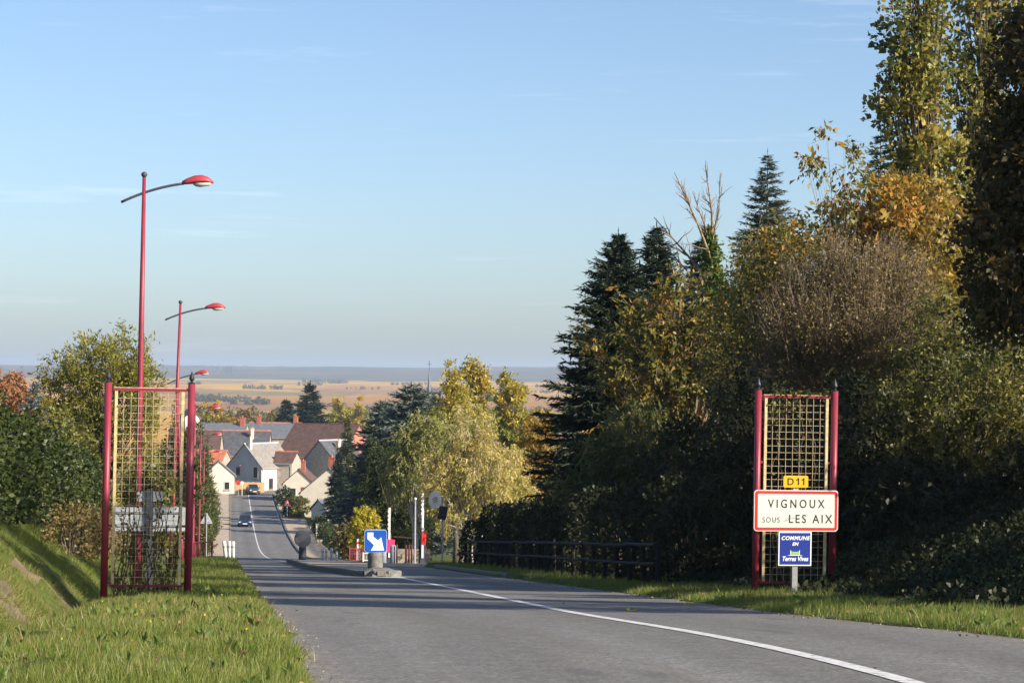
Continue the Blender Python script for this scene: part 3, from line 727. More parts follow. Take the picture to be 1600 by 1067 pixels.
# ------------------------------------------------------------------ plant builders
def ellip(rng, n, blobs, surf=0.55):
    """points in a union of ellipsoids (cx,cy,cz,rx,ry,rz); surf<1 pushes them outwards"""
    w = np.array([b[3] * b[4] * b[5] for b in blobs]) ** 0.75; w /= w.sum()
    k = rng.choice(len(blobs), n, p=w); B = np.array(blobs)[k]
    d = norm(rng.normal(size=(n, 3))); r = rng.random((n, 1)) ** (surf * 0.6)
    return B[:, :3] + d * r * B[:, 3:], d
def broadleaf(name, label, cat, loc, blobs, nclump, nleaf, lsize, lmat, bark, trunk_r, seed, clump_r=0.5, droop=0.25, wr=0.55, twig_w=0.006, group=None,
              twigs=5, surf=0.55, stems=1, trunk_top=0.8, up=0.0, nbranch=None, crown_name='crown', spread=0.22, lean=(0, 0)):
    rng = np.random.default_rng(seed)
    t = thing(name, label, cat, loc, 0.0, group)
    C, dirs = ellip(rng, nclump, blobs, surf)
    B = np.array(blobs)
    top = (B[:, 2] + B[:, 5]).max(); cx = np.average(B[:, 0], weights=B[:, 3]); cy = np.average(B[:, 1], weights=B[:, 4])
    mb = MB(); trunks = []
    for s in range(stems):
        ang = rng.random() * 6.28; o = (0.0 if stems == 1 else spread)
        bx, by = o * math.cos(ang) , o * math.sin(ang)
        tx, ty = cx + lean[0] + (0 if stems == 1 else rng.normal() * B[:, 3].mean() * 0.45), cy + lean[1] + (0 if stems == 1 else rng.normal() * B[:, 4].mean() * 0.45)
        pts = []
        for i in range(9):
            q = i / 8.0
            pts.append(Vector((bx + (tx - bx) * q ** 1.3 + rng.normal() * 0.02 * top * 0.15 * (i > 0), by + (ty - by) * q ** 1.3, -0.25 + (top * trunk_top + 0.25) * q)))
        trunks.append(pts)
        mb.tube(pts, [trunk_r / math.sqrt(stems) * (1 - 0.88 * (i / 8.0)) * (1.25 if i == 0 else 1) for i in range(9)], 7)
    nb = min(nclump, nbranch if nbranch is not None else 140)
    for c in C[:nb]:
        pts = trunks[rng.integers(len(trunks))]
        zt = max(0.12 * top, c[2] - 0.25 * top - rng.random() * 0.2 * top - 0.6 * math.hypot(c[0]-cx, c[1]-cy) * (1 if up == 0 else 1.6))
        q = min(0.95, max(0.1, (zt + 0.25) / (top * trunk_top + 0.25))) * 8; i = min(7, int(q)); a = pts[i].lerp(pts[i+1], q - i)
        cv = Vector(c); mid = a.lerp(cv, 0.5) + Vector((0, 0, 0.12 * (cv - a).length))
        r0 = trunk_r * 0.32 * (1 - 0.6 * q / 8)
        mb.tube([a, a.lerp(mid, 0.55) + Vector((0, 0, 0.03)), mid, mid.lerp(cv, 0.6), cv], [r0, r0*0.7, r0*0.5, r0*0.33, r0*0.16], 4, cap=False)
    tw_d = norm(rng.normal(size=(nclump, twigs, 3)) + dirs[:, None, :] * 0.7 + np.array([0, 0, up - droop * 0.5]))
    tw_l = clump_r * rng.uniform(0.55, 1.25, (nclump, twigs, 1))
    A = np.repeat(C[:, None, :], twigs, 1).reshape(-1, 3); E = A + (tw_d * tw_l).reshape(-1, 3)
    E[:, 2] -= droop * 0.4 * tw_l.reshape(-1)
    tr = mb.build('trunk', bark, t, smooth=True)
    if twig_w > 0: qmesh('twigs', strips(A, E, np.full(len(A), twig_w), rng), bark, tr)
    NT = len(A); per = max(1, int(round(nleaf * (0.6 if name in ('wood_tree', 'wood_shrub', 'bank_bush') else 0.8) / twigs)))
    k = np.repeat(np.arange(NT), per); s = rng.random((len(k), 1)) ** 0.8
    Pn = A[k] + (E - A)[k] * s + rng.normal(size=(len(k), 3)) * clump_r * 0.13
    D = norm(E - A)[k] * 0.6 + rng.normal(size=(len(k), 3)) * 0.75 + np.array([0, 0, -droop + up * 0.5])
    cr_ = qmesh(crown_name, leaves(rng, Pn, D, np.clip(rng.lognormal(-0.08, 0.33, len(k)), 0.35, 1.8) * lsize * 1.08, wr, 0.12, loc[1] > 95 or name in ('wood_tree', 'wood_shrub', 'bank_bush')), lmat, t)
    return t
def conifer(name, label, cat, loc, H, R, lmat, seed, nw=40, nb=7, droop=0.25, shape=0.85, z0=0.06, bl=0.32, wr=0.22, layered=False, group=None, trunk_r=None, upturn=0.0, bark=None, gap=0.0, q=2):
    rng = np.random.default_rng(seed); bl0 = bl
    t = thing(name, label, cat, loc, rng.random() * 6, group)
    mb = MB(); r0 = trunk_r or H * 0.014
    mb.tube([(0, 0, -0.3), (0, 0, H * 0.5), (0, 0, H * 0.93), (0, 0, H)], [r0, r0 * 0.6, r0 * 0.12, 0.006], 7)
    Pn, D, Lz = [], [], []
    for i in range(nw):
        f = (i + rng.random() * 0.9) / nw
        if layered: f = (math.floor(f * 11) + 0.25 * rng.random()) / 11.0
        z = H * (z0 + (0.985 - z0) * f)
        Rz = R * max(0.0, 1 - f) ** shape * (0.35 + 0.65 * min(1, f * 6 + 0.45)) + 0.06
        for b in range(nb):
            if rng.random() < gap: continue
            az = rng.random() * 6.283; z = H * (z0 + (0.985 - z0) * min(1.0, f + rng.normal() * 0.012)); ln = Rz * rng.uniform(0.55, 1.18)
            d = np.array([math.cos(az), math.sin(az), 0.0]); side = np.array([-d[1], d[0], 0.0])
            el = 0.30 * f - droop * (1 - f) * 0.6 + rng.normal() * 0.08
            bl = bl0 * (0.5 + 0.5 * min(1.0, (1 - f) * 2.2)) * rng.uniform(0.8, 1.2)
            n = max(3, int(ln / (bl * 0.42)))
            pts = []
            for k in range(n + 1):
                s = k / n; pts.append(np.array([0, 0, z]) + d * ln * s + np.array([0, 0, ln * (el * s - droop * s * s * 0.5 + upturn * s ** 3)]))
            if ln > 0.5: mb.tube([tuple(pts[0]), tuple(pts[n // 2]), tuple(pts[-1])], [0.018 * ln ** 0.5, 0.012 * ln ** 0.5, 0.004], 3, cap=False)
            for k in range(1, n + 1):
                s = k / n; sl = bl * (0.7 + 0.9 * (1 - s)) * rng.uniform(0.7, 1.2)
                for sg_ in (-1, 1):
                    dd = d * 0.75 + side * sg_ * 0.75 + np.array([0, 0, rng.normal() * 0.22 - droop * 0.35 + 0.05])
                    Pn.append(pts[k] - d * 0.02); D.append(dd); Lz.append(sl)
                    if q > 1:
                        Pn.append(pts[k] + dd * sl * 0.3 + rng.normal(size=3) * 0.03); D.append(dd + rng.normal(size=3) * 0.45); Lz.append(sl * 0.75)
                Pn.append(pts[k]); D.append(d + np.array([0, 0, rng.normal() * 0.35 + 0.1])); Lz.append(bl * 0.8)
    Pn += [np.array([0, 0, H - 0.25 * k * bl]) for k in range(4)]; D += [np.array([0.05 * rng.normal(), 0.05 * rng.normal(), 1.0]) for k in range(4)]; Lz += [bl * 0.9] * 4
    tr = mb.build('trunk', bark or M_bark, t, smooth=True)
    Pn = np.array(Pn); qmesh('crown', leaves(rng, Pn, np.array(D), np.array(Lz) * 1.05, wr * 1.05, 0.06, True), lmat, t)
    return t
def hedge(name, label, pts, w, h, dens, lsize, lmat, seed, wr=0.6, hj=0.12, cat='hedge', bulge=0.15):
    """pts: list of ground points along the hedge"""
    rng = np.random.default_rng(seed)
    o0 = Vector(pts[0]); t = thing(name, label, cat, o0)
    pa = np.array([tuple(Vector(p) - o0) for p in pts]); seg = np.diff(pa, axis=0); L = np.linalg.norm(seg, axis=1); tot = L.sum(); cum = np.concatenate([[0], np.cumsum(L)])
    n = int(tot * (2 * h + w) * dens * 0.72)
    s = rng.random(n) * tot; i = np.clip(np.searchsorted(cum, s) - 1, 0, len(L) - 1); q = ((s - cum[i]) / L[i])[:, None]
    c = pa[i] + seg[i] * q; sd = np.stack([-seg[i][:, 1], seg[i][:, 0], np.zeros(n)], 1); sd = norm(sd)
    hh = h * (1 + hj * np.sin(s * 1.3 + seed) * 0.6 + hj * np.sin(s * 3.1 + 2 * seed) * 0.5 + hj * np.sin(s * 7.7) * 0.25)
    per = rng.random(n) * (2 * h + w); zz = np.where(per < h, per, np.where(per > h + w, per - h - w, h)); 
    xx = np.where(per < h, -w / 2, np.where(per > h + w, w / 2, per - h - w / 2))
    endm = rng.random(n) < min(0.25, 0.8 * w / tot + 0.02); s = np.where(endm, np.where(rng.random(n) < 0.5, 0.0, tot) , s)
    i = np.clip(np.searchsorted(cum, s) - 1, 0, len(L) - 1); q = ((s - cum[i]) / L[i])[:, None]; c = pa[i] + seg[i] * q; sd = norm(np.stack([-seg[i][:, 1], seg[i][:, 0], np.zeros(n)], 1))
    xx = np.where(endm, rng.uniform(-w / 2, w / 2, n), xx); zz = np.where(endm, rng.uniform(0, h, n), zz)
    dep = rng.random(n) ** 2.2 * 0.35
    lump = bulge * (np.sin(s * 2.1 + zz * 3.0) + np.sin(s * 5.3 - zz * 4.0 + 1)) * 0.5
    fz = zz / h * hh
    xx = xx * (1 - dep + lump) * (1 - 0.15 * (zz / h) ** 3); fz = fz * (1 - 0.2 * dep * (zz >= h)) + rng.normal(size=n) * 0.04
    Pn = c + sd * xx[:, None] + np.stack([np.zeros(n), np.zeros(n), np.maximum(fz, 0.02)], 1) + rng.normal(size=(n, 3)) * 0.03
    out = sd * np.sign(xx)[:, None] * (zz < h)[:, None] + np.array([0, 0, 0.5]) * (zz >= h)[:, None]
    D = rng.normal(size=(n, 3)) * 0.8 + out * 0.6 + np.array([0, 0, 0.1])
    # dark inner wood
    mb = MB()
    for k in range(2, int(tot / 0.45) - 2):
        s0 = (k + 0.5) * 0.45; j = min(len(L) - 1, max(0, int(np.searchsorted(cum, s0) - 1))); p = pa[j] + seg[j] * ((s0 - cum[j]) / L[j])
        nrm = np.array([-seg[j][1], seg[j][0], 0]) / max(1e-6, np.hypot(seg[j][0], seg[j][1]))
        for m_ in range(3):
            e = p + nrm * rng.uniform(-w * 0.22, w * 0.22) + seg[j] / L[j] * rng.normal() * 0.25 + np.array([0, 0, h * rng.uniform(0.75, 0.98)])
            mb.tube([tuple(p - np.array([0, 0, 0.2])), tuple((p + e) / 2 + rng.normal(size=3) * 0.05), tuple(e)], [0.03, 0.018, 0.006], 4, cap=False)
    mb.build('stems', M_bark, t)
    qmesh('foliage', leaves(rng, Pn, D, rng.uniform(0.6, 1.3, n) * lsize * 1.15, wr), lmat, t)
    return t
def twig_bush(name, label, loc, blobs, ntw, nleaf, lsize, lmat, seed, tw=0.006, cat='shrub', bark=None, group=None):
    """an upright bush that is mostly fine twigs"""
    rng = np.random.default_rng(seed)
    t = thing(name, label, cat, loc, 0.0, group)
    E, d = ellip(rng, ntw, blobs, 0.5)
    B = np.array(blobs); cx, cy = B[:, 0].mean(), B[:, 1].mean()
    nm = 26; mb = MB(); mids = []
    for k in range(nm):
        e = E[k]; b = np.array([cx + (e[0] - cx) * 0.35 + rng.normal() * 0.1, cy + (e[1] - cy) * 0.35, -0.2]); m_ = b + (e - b) * np.array([0.35, 0.35, 0.6]); 
        mb.tube([tuple(b), tuple(m_), tuple(e)], [0.04, 0.022, 0.006], 4, cap=False); mids.append(m_)
    mids = np.array(mids)
    near = ((E[:, None, :] - mids[None]) ** 2).sum(-1).argmin(1)
    A = mids[near] * 0.35 + E * 0.65 + rng.normal(size=E.shape) * 0.12; A[:, 2] -= 0.25
    stems = mb.build('stems', bark or M_twig, t, smooth=True)
    Q = [strips(A, E, np.full(ntw, tw), rng)]
    for j in range(3):
        s = rng.uniform(0.3, 0.95, (ntw, 1)); a2 = A + (E - A) * s; e2 = a2 + norm(norm(E - A) + rng.normal(size=E.shape) * 0.6 + np.array([0, 0, 0.25])) * rng.uniform(0.15, 0.45, (ntw, 1))
        Q.append(strips(a2, e2, np.full(ntw, tw * 0.6), rng))
    qmesh('twigs', np.concatenate(Q), bark or M_twig, stems)
    k = rng.integers(0, ntw, nleaf); s = rng.uniform(0.2, 1.1, (nleaf, 1))
    Pn = A[k] + (E - A)[k] * s + rng.normal(size=(nleaf, 3)) * 0.14
    qmesh('crown', leaves(rng, Pn, rng.normal(size=(nleaf, 3)) + np.array([0, 0, -0.2]), rng.uniform(0.6, 1.3, nleaf) * lsize, 0.6), lmat, t)
    return t
def bare_tree(mb, rng, a, d, L, r, lev, tips):
    n = 4; pts = [Vector(a)]; dv = Vector(d).normalized()
    for i in range(n):
        dv = (dv + Vector(rng.normal(size=3)) * 0.13 + Vector((0, 0, 0.05))).normalized(); pts.append(pts[-1] + dv * L / n)
    mb.tube(pts, [r * (1 - 0.6 * i / n) for i in range(n + 1)], 5 if lev < 2 else 4, cap=False)
    tips.append(pts[-1])
    if lev < 4:
        for k in range(3 if lev < 2 else 2 + int(rng.random() < 0.5)):
            q = rng.integers(1 if lev else 2, n + 1); w = (dv + Vector(rng.normal(size=3)) * 0.42 + Vector((0, 0, 0.12))).normalized()
            bare_tree(mb, rng, pts[q], w, L * rng.uniform(0.5, 0.75), r * 0.5, lev + 1, tips)
def blob_px(c, Y, items, loc):
    """items (px, py, rx_px, rz_px, depth_m[, dy]) in picture measure at distance Y -> local ellipsoids"""
    out = []
    for it in items:
        px, py, rx, rz_, dp = it[:5]; dy = it[5] if len(it) > 5 else 0.0
        p = P(px, py, Y + dy); s = (Y + dy) / 3587.0
        out.append((p.x - loc.x, p.y - loc.y, p.z - loc.z, rx * s, dp, rz_ * s))
    return out

# ------------------------------------------------------------------ left-hand side planting
hp = [GU(-5.0, Y) for Y in np.arange(27, 67, 3.0)]
hedge('hedge', 'dense dark green hedge on top of the grassy bank above the ditch', hp, 1.9, 1.72, 420, 0.085, L_hedge, 11, hj=0.16, bulge=0.34)
hp = [GU(-3.55, Y) for Y in np.arange(43, 62, 3.0)]
hedge('shrub_border', 'olive brown shrub border at the foot of the dark hedge behind the trellis', hp, 0.8, 0.75, 260, 0.07, L_brown, 12, hj=0.35, cat='shrubs')
hp = [GU(-5.9, Y) for Y in np.arange(68, 114, 4.0)]
hedge('garden_hedge', 'mixed yellow green garden hedge further down the bank behind the street lamps', hp, 1.6, 2.7, 110, 0.13, L_bush, 13, hj=0.25)
Yt = 84; lc = G(160, Yt)
broadleaf('ash_tree', 'feathery yellow green tree behind the left trellis and first lamp', 'tree', lc,
    blob_px(0, Yt, [(150, 575, 60, 50, 1.6), (110, 610, 48, 50, 1.4), (195, 560, 40, 45, 1.2), (190, 640, 55, 55, 1.5), (120, 670, 65, 45, 1.5), (225, 620, 25, 60, 1.0), (160, 700, 80, 40, 1.4)], lc),
    330, 95, 0.14, L_yellowgreen, M_bark, 0.17, 21, clump_r=0.55, droop=0.1, wr=0.3, up=0.45, twigs=7)
Yt = 76; lc = G(50, Yt)
conifer('blue_spruce', 'small blue spruce rising behind the dark hedge', 'tree', lc, ztop(48, 598, Yt) - lc.z, 1.6, L_bluespruce, 22, nw=24, nb=6, droop=0.2, bl=0.3)
Yt = 150; lc = G(12, Yt)
broadleaf('rust_tree', 'rust coloured autumn tree far beyond the blue spruce', 'tree', lc,
    blob_px(0, Yt, [(10, 620, 45, 35, 2.2), (-40, 610, 40, 35, 2.2), (30, 660, 40, 40, 2.0)], lc), 150, 70, 0.26, L_rust, M_bark, 0.2, 23, clump_r=0.9)
for i, (px, py, Y, rx, lab, mt) in enumerate([(262, 720, 100, 40, 'bushy green shrub between the first and second lamp poles', L_green), (235, 760, 66, 34, 'low olive shrub seen through the trellis mesh', L_bush)]):
    lc = G(px, Y)
    broadleaf('garden_shrub', lab, 'shrub', lc, blob_px(0, Y, [(px, py, rx, 40, 1.0), (px, py + 50, rx * 1.1, 50, 1.0)], lc), 90, 70, 0.13, mt, M_bark, 0.06, 30 + i, clump_r=0.4, stems=3)
for i, (Y, u, h, lab) in enumerate([(150, -3.15, 8.4, 'nearest tall olive thuja of the row beside the left pavement'), (178, -3.0, 10.6, 'middle tall olive thuja of the row beside the left pavement'), (208, -2.9, 10.0, 'third tall olive thuja of the row beside the left pavement'), (243, -2.9, 8.6, 'farthest and lowest thuja of the row beside the left pavement')]):
    lc = GU(u, Y)
    broadleaf('thuja', lab, 'tree', lc, [(0, 0, h*0.2, 1.5, 1.9, h*0.22), (0, 0, h*0.45, 1.4, 1.8, h*0.28), (0, 0, h*0.72, 0.9, 1.1, h*0.26)], 190, 75, 0.24, L_thuja, M_bark, 0.16, 40 + i, clump_r=0.6, up=0.7, droop=0.0, wr=0.3, group='thuja row')

# ------------------------------------------------------------------ right-hand woods
Yt = 78; lc = G(962, Yt)
conifer('spruce_tree', 'tall dark spruce in front, at the open edge of the woods', 'tree', lc, ztop(966, 362, Yt) - lc.z, 3.6, L_spruce, 51, nw=105, nb=10, droop=0.42, bl=0.40, upturn=0.2, shape=0.72, wr=0.26)
Yt = 84; lc = G(1022, Yt)
conifer('spruce_tree', 'second dark spruce just behind, its tip beside the first one', 'tree', lc, ztop(1018, 350, Yt) - lc.z, 3.2, L_spruce, 52, nw=100, nb=9, droop=0.42, bl=0.40, upturn=0.2, shape=0.72, wr=0.26)
Yt = 92; lc = G(1090, Yt)
conifer('spruce_tree', 'spruce half hidden behind the dead ivy tree', 'tree', lc, ztop(1088, 372, Yt) - lc.z, 3.0, L_spruce, 53, nw=80, nb=9, droop=0.4, bl=0.42, shape=0.72, wr=0.26)
Yt = 88; lc = G(1195, Yt)
conifer('cedar_tree', 'blue green cedar top with flat tiers above the brown thicket', 'tree', lc, ztop(1190, 236, Yt) - lc.z, 3.7, L_cedar, 54, nw=90, nb=8, droop=0.2, bl=0.4, shape=0.8, layered=False, upturn=0.05)
Yt = 80; lc = G(1372, Yt)
conifer('fir_tree', 'dark fir top between the orange leaved tree and the poplars', 'tree', lc, ztop(1366, 205, Yt) - lc.z, 3.6, L_spruce, 55, nw=56, nb=8, droop=0.2, bl=0.42)
Yt = 62; lc = G(1075, Yt)
broadleaf('cherry_tree', 'cherry tree with orange and green leaves reaching across the spruces', 'tree', lc,
    blob_px(0, Yt, [(1010, 500, 60, 35, 1.2), (960, 520, 50, 25, 0.9), (928, 525, 24, 14, 0.6), (1080, 470, 60, 50, 1.3), (1060, 560, 85, 55, 1.6), (1130, 520, 50, 70, 1.4), (1000, 580, 70, 45, 1.4), (1110, 620, 80, 60, 1.6), (1020, 660, 70, 60, 1.4)], lc),
    300, 46, 0.15, L_cherry, M_dead, 0.15, 56, clump_r=0.55, droop=0.5, wr=0.45, twigs=5, surf=0.45)
Yt = 60; lc = G(985, Yt)
broadleaf('cypress_bush', 'grey green feathery evergreen at the foot of the spruces', 'shrub', lc,
    blob_px(0, Yt, [(960, 740, 60, 60, 1.2), (1010, 700, 60, 70, 1.2), (1050, 760, 70, 60, 1.3), (920, 780, 50, 40, 1.0)], lc), 190, 80, 0.2, L_thuja, M_bark, 0.1, 57, clump_r=0.5, droop=0.6, wr=0.22, stems=2)
# dead tree wrapped in ivy
Yt = 66; lc = G(1150, Yt); rng = np.random.default_rng(58)
dt = thing('dead_tree', 'bare dead tree with pale forked branches and ivy round its trunk', 'tree', lc)
mb = MB(); tips = []
a0 = Vector((0, 0, -0.3)); a1 = P(1140, 560, Yt) - lc; a2 = P(1118, 420, Yt) - lc
mb.tube([a0, a1, a2], [0.16, 0.13, 0.09], 8)
for (px, py, fx, fy, r) in [(1102, 258, 1114, 400, 0.055), (1054, 270, 1118, 425, 0.055), (1022, 340, 1120, 455, 0.055), (1126, 272, 1112, 380, 0.04), (1190, 335, 1150, 470, 0.045), (990, 470, 1090, 520, 0.05), (1082, 300, 1112, 400, 0.04), (1040, 385, 1110, 470, 0.045)]:
    s_ = P(fx, fy, Yt) - lc; e_ = P(px, py, Yt + rng.normal() * 0.6) - lc; m_ = s_.lerp(e_, 0.5) + Vector((0.08, 0, -0.05))
    mb.tube([s_, m_, e_], [r, r * 0.6, r * 0.2], 5, cap=False)
    for k in range(10):
        q = rng.uniform(0.15, 0.9); st = (s_.lerp(m_, q * 2) if q < 0.5 else m_.lerp(e_, q * 2 - 1)); dv = (e_ - s_).normalized() + Vector(rng.normal(size=3)) * 0.45
        bare_tree(mb, rng, st, dv, (e_ - s_).length * (1 - q * 0.7) * rng.uniform(0.2, 0.36), r * 0.36, 3, tips)
mb.build('trunk', M_dead, dt, smooth=True)
q = rng.random(6500); Pn = np.array([tuple(a1.lerp(a2, x)) for x in q * 1.45]); Pn[:, 0] += (q > 0.69) * -0.05
wdt = 0.58 * (1.15 - q * 0.75) * (0.75 + 0.35 * np.sin(q * 17.0) + 0.2 * np.sin(q * 41.0))
Pn = Pn + norm(rng.normal(size=Pn.shape)) * wdt[:, None] * np.sqrt(rng.random((len(q), 1)))
qmesh('ivy', leaves(rng, Pn, rng.normal(size=Pn.shape) + np.array([0, 0, -0.6]), rng.uniform(0.07, 0.14, len(Pn)), 0.8), L_ivy, dt)
# orange leaved tree with open top
Yt = 55; lc = G(1380, Yt)
broadleaf('orange_tree', 'open crowned tree with large orange leaves against the sky', 'tree', lc,
    blob_px(0, Yt, [(1390, 320, 70, 55, 1.3), (1440, 350, 60, 70, 1.3), (1330, 340, 50, 40, 1.0), (1460, 430, 50, 60, 1.2), (1320, 400, 70, 50, 1.2), (1400, 420, 80, 50, 1.3), (1270, 390, 55, 40, 1.0)], lc),
    260, 40, 0.145, L_orange, M_dead, 0.15, 59, clump_r=0.5, droop=0.55, wr=0.5, twigs=5)
broadleaf('walnut_sapling', 'thin sapling with few hanging brown leaves, highest beside the cedar', 'tree', G(1330, 54),
    blob_px(0, 54, [(1290, 245, 55, 40, 0.7), (1250, 250, 30, 25, 0.5), (1310, 290, 50, 40, 0.7), (1330, 350, 40, 60, 0.8)], G(1330, 54)),
    34, 24, 0.15, L_cherry, M_dead, 0.05, 60, clump_r=0.45, droop=0.6, wr=0.45, twigs=4, nbranch=34, twig_w=0.008)
# poplars
for i, (px, Y, its, lab) in enumerate([
    (1450, 60, [(1430, 60, 45, 90, 0.9), (1425, 180, 48, 100, 1.0), (1455, 290, 60, 90, 1.2), (1480, 400, 60, 90, 1.2)], 'tall poplar with dark green left flank against the sky'),
    (1545, 64, [(1530, 30, 60, 110, 1.1), (1545, 160, 70, 110, 1.2), (1540, 300, 60, 110, 1.2), (1560, 420, 60, 90, 1.2)], 'yellowing poplar standing behind the near dark tree')]):
    lc = G(px, Y)
    broadleaf('poplar_tree', lab, 'tree', lc, blob_px(0, Y, its + [(px - 10, -90, 45, 90, 0.9)], lc), 330, 66, 0.115, L_poplar, M_bark, 0.2, 61 + i, clump_r=0.55, up=1.1, droop=0.15, wr=0.85, twigs=6, surf=0.6, trunk_top=0.95)
# brown thicket
Yt = 46; lc = G(1340, Yt)
twig_bush('brown_thicket', 'big rounded thicket of fine brown twigs and small leaves behind the sign', lc,
    blob_px(0, Yt, [(1295, 400, 38, 44, 0.8), (1345, 420, 50, 55, 1.0, -0.6), (1390, 395, 34, 42, 0.7), (1430, 440, 45, 60, 1.0), (1250, 440, 45, 50, 1.0), (1215, 500, 45, 60, 1.1, -0.5), (1300, 490, 60, 60, 1.3, -1.0), (1375, 510, 65, 65, 1.3, -1.1), (1455, 530, 55, 75, 1.2), (1320, 590, 130, 80, 1.8), (1210, 590, 60, 70, 1.3), (1420, 600, 80, 70, 1.5)], lc), 4600, 52000, 0.062, L_brown, 63, tw=0.0055)
Yt = 43.5; lc = G(1450, Yt)
broadleaf('maple_bush', 'yellow green bush overlapping the right flank of the twig thicket', 'shrub', lc,
    blob_px(0, Yt, [(1470, 500, 32, 50, 0.8), (1440, 560, 45, 45, 0.9), (1490, 580, 40, 50, 0.9), (1400, 620, 50, 40, 0.9)], lc), 150, 60, 0.075, L_bush, M_bark, 0.07, 67, clump_r=0.4, stems=3, twigs=5)
Yt = 47.0; lc = G(1230, Yt)
broadleaf('hornbeam_bush', 'olive bush with orange touches overlapping the left flank of the twig thicket', 'shrub', lc,
    blob_px(0, Yt, [(1235, 385, 40, 40, 0.8), (1185, 410, 34, 40, 0.7), (1200, 460, 40, 45, 0.9), (1250, 500, 36, 40, 0.8), (1180, 540, 45, 50, 0.9)], lc), 150, 56, 0.08, L_cherry, M_bark, 0.07, 68, clump_r=0.42, stems=3, twigs=5)
Yt = 50; lc = G(1190, Yt)
twig_bush('hazel_thicket', 'brown and olive thicket left of the big twig thicket, below the cedar', lc,
    blob_px(0, Yt, [(1190, 430, 60, 70, 1.2), (1160, 540, 75, 90, 1.3), (1200, 620, 90, 90, 1.4)], lc), 1500, 24000, 0.075, L_bush, 64, tw=0.005)
Yt = 41; lc = G(1500, Yt)
broadleaf('olive_bush', 'olive and yellow bush lit from above at the right edge below the dark tree', 'shrub', lc,
    blob_px(0, Yt, [(1500, 640, 110, 90, 1.3), (1570, 610, 80, 90, 1.3), (1440, 690, 90, 90, 1.2), (1540, 740, 110, 80, 1.2), (1610, 700, 80, 110, 1.2)], lc), 330, 80, 0.075, L_bush, M_bark, 0.08, 65, clump_r=0.42, stems=4, twigs=6)
# dark near tree, its trunk beyond the frame
Yt = 26.8; lc = GU(10.9, Yt)
broadleaf('beech_tree', 'near dark tree with shaded brown green foliage cut by the right edge', 'tree', lc,
    blob_px(0, Yt, [(1625, 250, 95, 130, 0.9), (1640, 120, 75, 120, 0.9), (1600, 390, 80, 110, 0.9), (1700, 300, 150, 220, 1.3), (1575, 470, 60, 50, 0.7), (1680, 60, 100, 150, 1.2), (1555, 330, 40, 60, 0.5)], lc),
    440, 140, 0.07, L_dark, M_bark, 0.2, 66, clump_r=0.38, droop=0.3, wr=0.6, twigs=7, surf=0.7)
# bushes of the same bank beyond the right edge of the picture, whose shade falls on the road
for i, (x, Y, r_, top, lab) in enumerate([(8.9, 29.0, 1.3, 1.5, 'bank bush beyond the right edge beside the near dark tree'), (9.5, 33.8, 1.0, 0.9, 'bank bush beyond the right edge level with the right trellis'), (12.3, 24.2, 2.0, 6.2, 'bank tree beyond the right edge behind the near dark tree'), (14.6, 35.4, 2.0, 2.9, 'broad bush of the wood beyond the right edge'), (12.9, 33.4, 1.4, 1.5, 'low bush of the wood beyond the right edge'), (11.6, 37.2, 1.5, 1.3, 'low bush behind the bramble beyond the right edge')]):
    lc = Vector((x, Y, gz(x, Y))); h = top - lc.z
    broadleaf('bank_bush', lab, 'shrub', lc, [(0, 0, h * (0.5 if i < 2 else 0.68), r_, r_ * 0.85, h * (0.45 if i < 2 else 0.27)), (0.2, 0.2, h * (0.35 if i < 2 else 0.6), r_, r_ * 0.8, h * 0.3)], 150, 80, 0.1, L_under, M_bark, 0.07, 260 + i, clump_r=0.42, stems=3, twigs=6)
for i, (x, Y, zb, zt, r_, lab) in enumerate([(13.2, 27.2, 5.2, 11.0, 2.3, 'tall tree of the wood beyond the right edge, nearest the road'), (15.2, 33.6, 5.6, 11.5, 2.4, 'tall tree of the wood beyond the right edge, farther one')]):
    lc = Vector((x, Y, gz(x, Y))); c_ = (zb + zt) / 2 - lc.z; h_ = (zt - zb) / 2
    broadleaf('wood_tree', lab, 'tree', lc, [(0, 0, c_, r_, r_, h_), (r_ * 0.4, 0, c_ - 0.5, r_ * 0.8, r_, h_ * 0.8)], 190, 70, 0.15, L_dark, M_bark, 0.2, 270 + i, clump_r=0.6, twigs=6)
for i, (x, Y, h_, lab) in enumerate([(7.2, 56, 6.0, 'shaded shrub deep in the wood behind the cherry tree'), (9.0, 62, 7.0, 'shaded shrub deep in the wood behind the brown thicket'), (5.2, 68, 6.0, 'shaded shrub deep in the wood at the foot of the spruces'), (8.6, 71, 7.0, 'shaded shrub deep in the wood below the cedar'), (11.5, 54, 6.0, 'shaded shrub deep in the wood below the orange tree')]):
    lc = Vector((x, Y, gz(x, Y)))
    broadleaf('wood_shrub', lab, 'shrub', lc, [(0, 0, h_ * 0.35, 2.1, 2.0, h_ * 0.35), (0, 0, h_ * 0.65, 1.7, 1.7, h_ * 0.32)], 150, 70, 0.2, L_under, M_bark, 0.1, 280 + i, clump_r=0.7, stems=4, twigs=6)
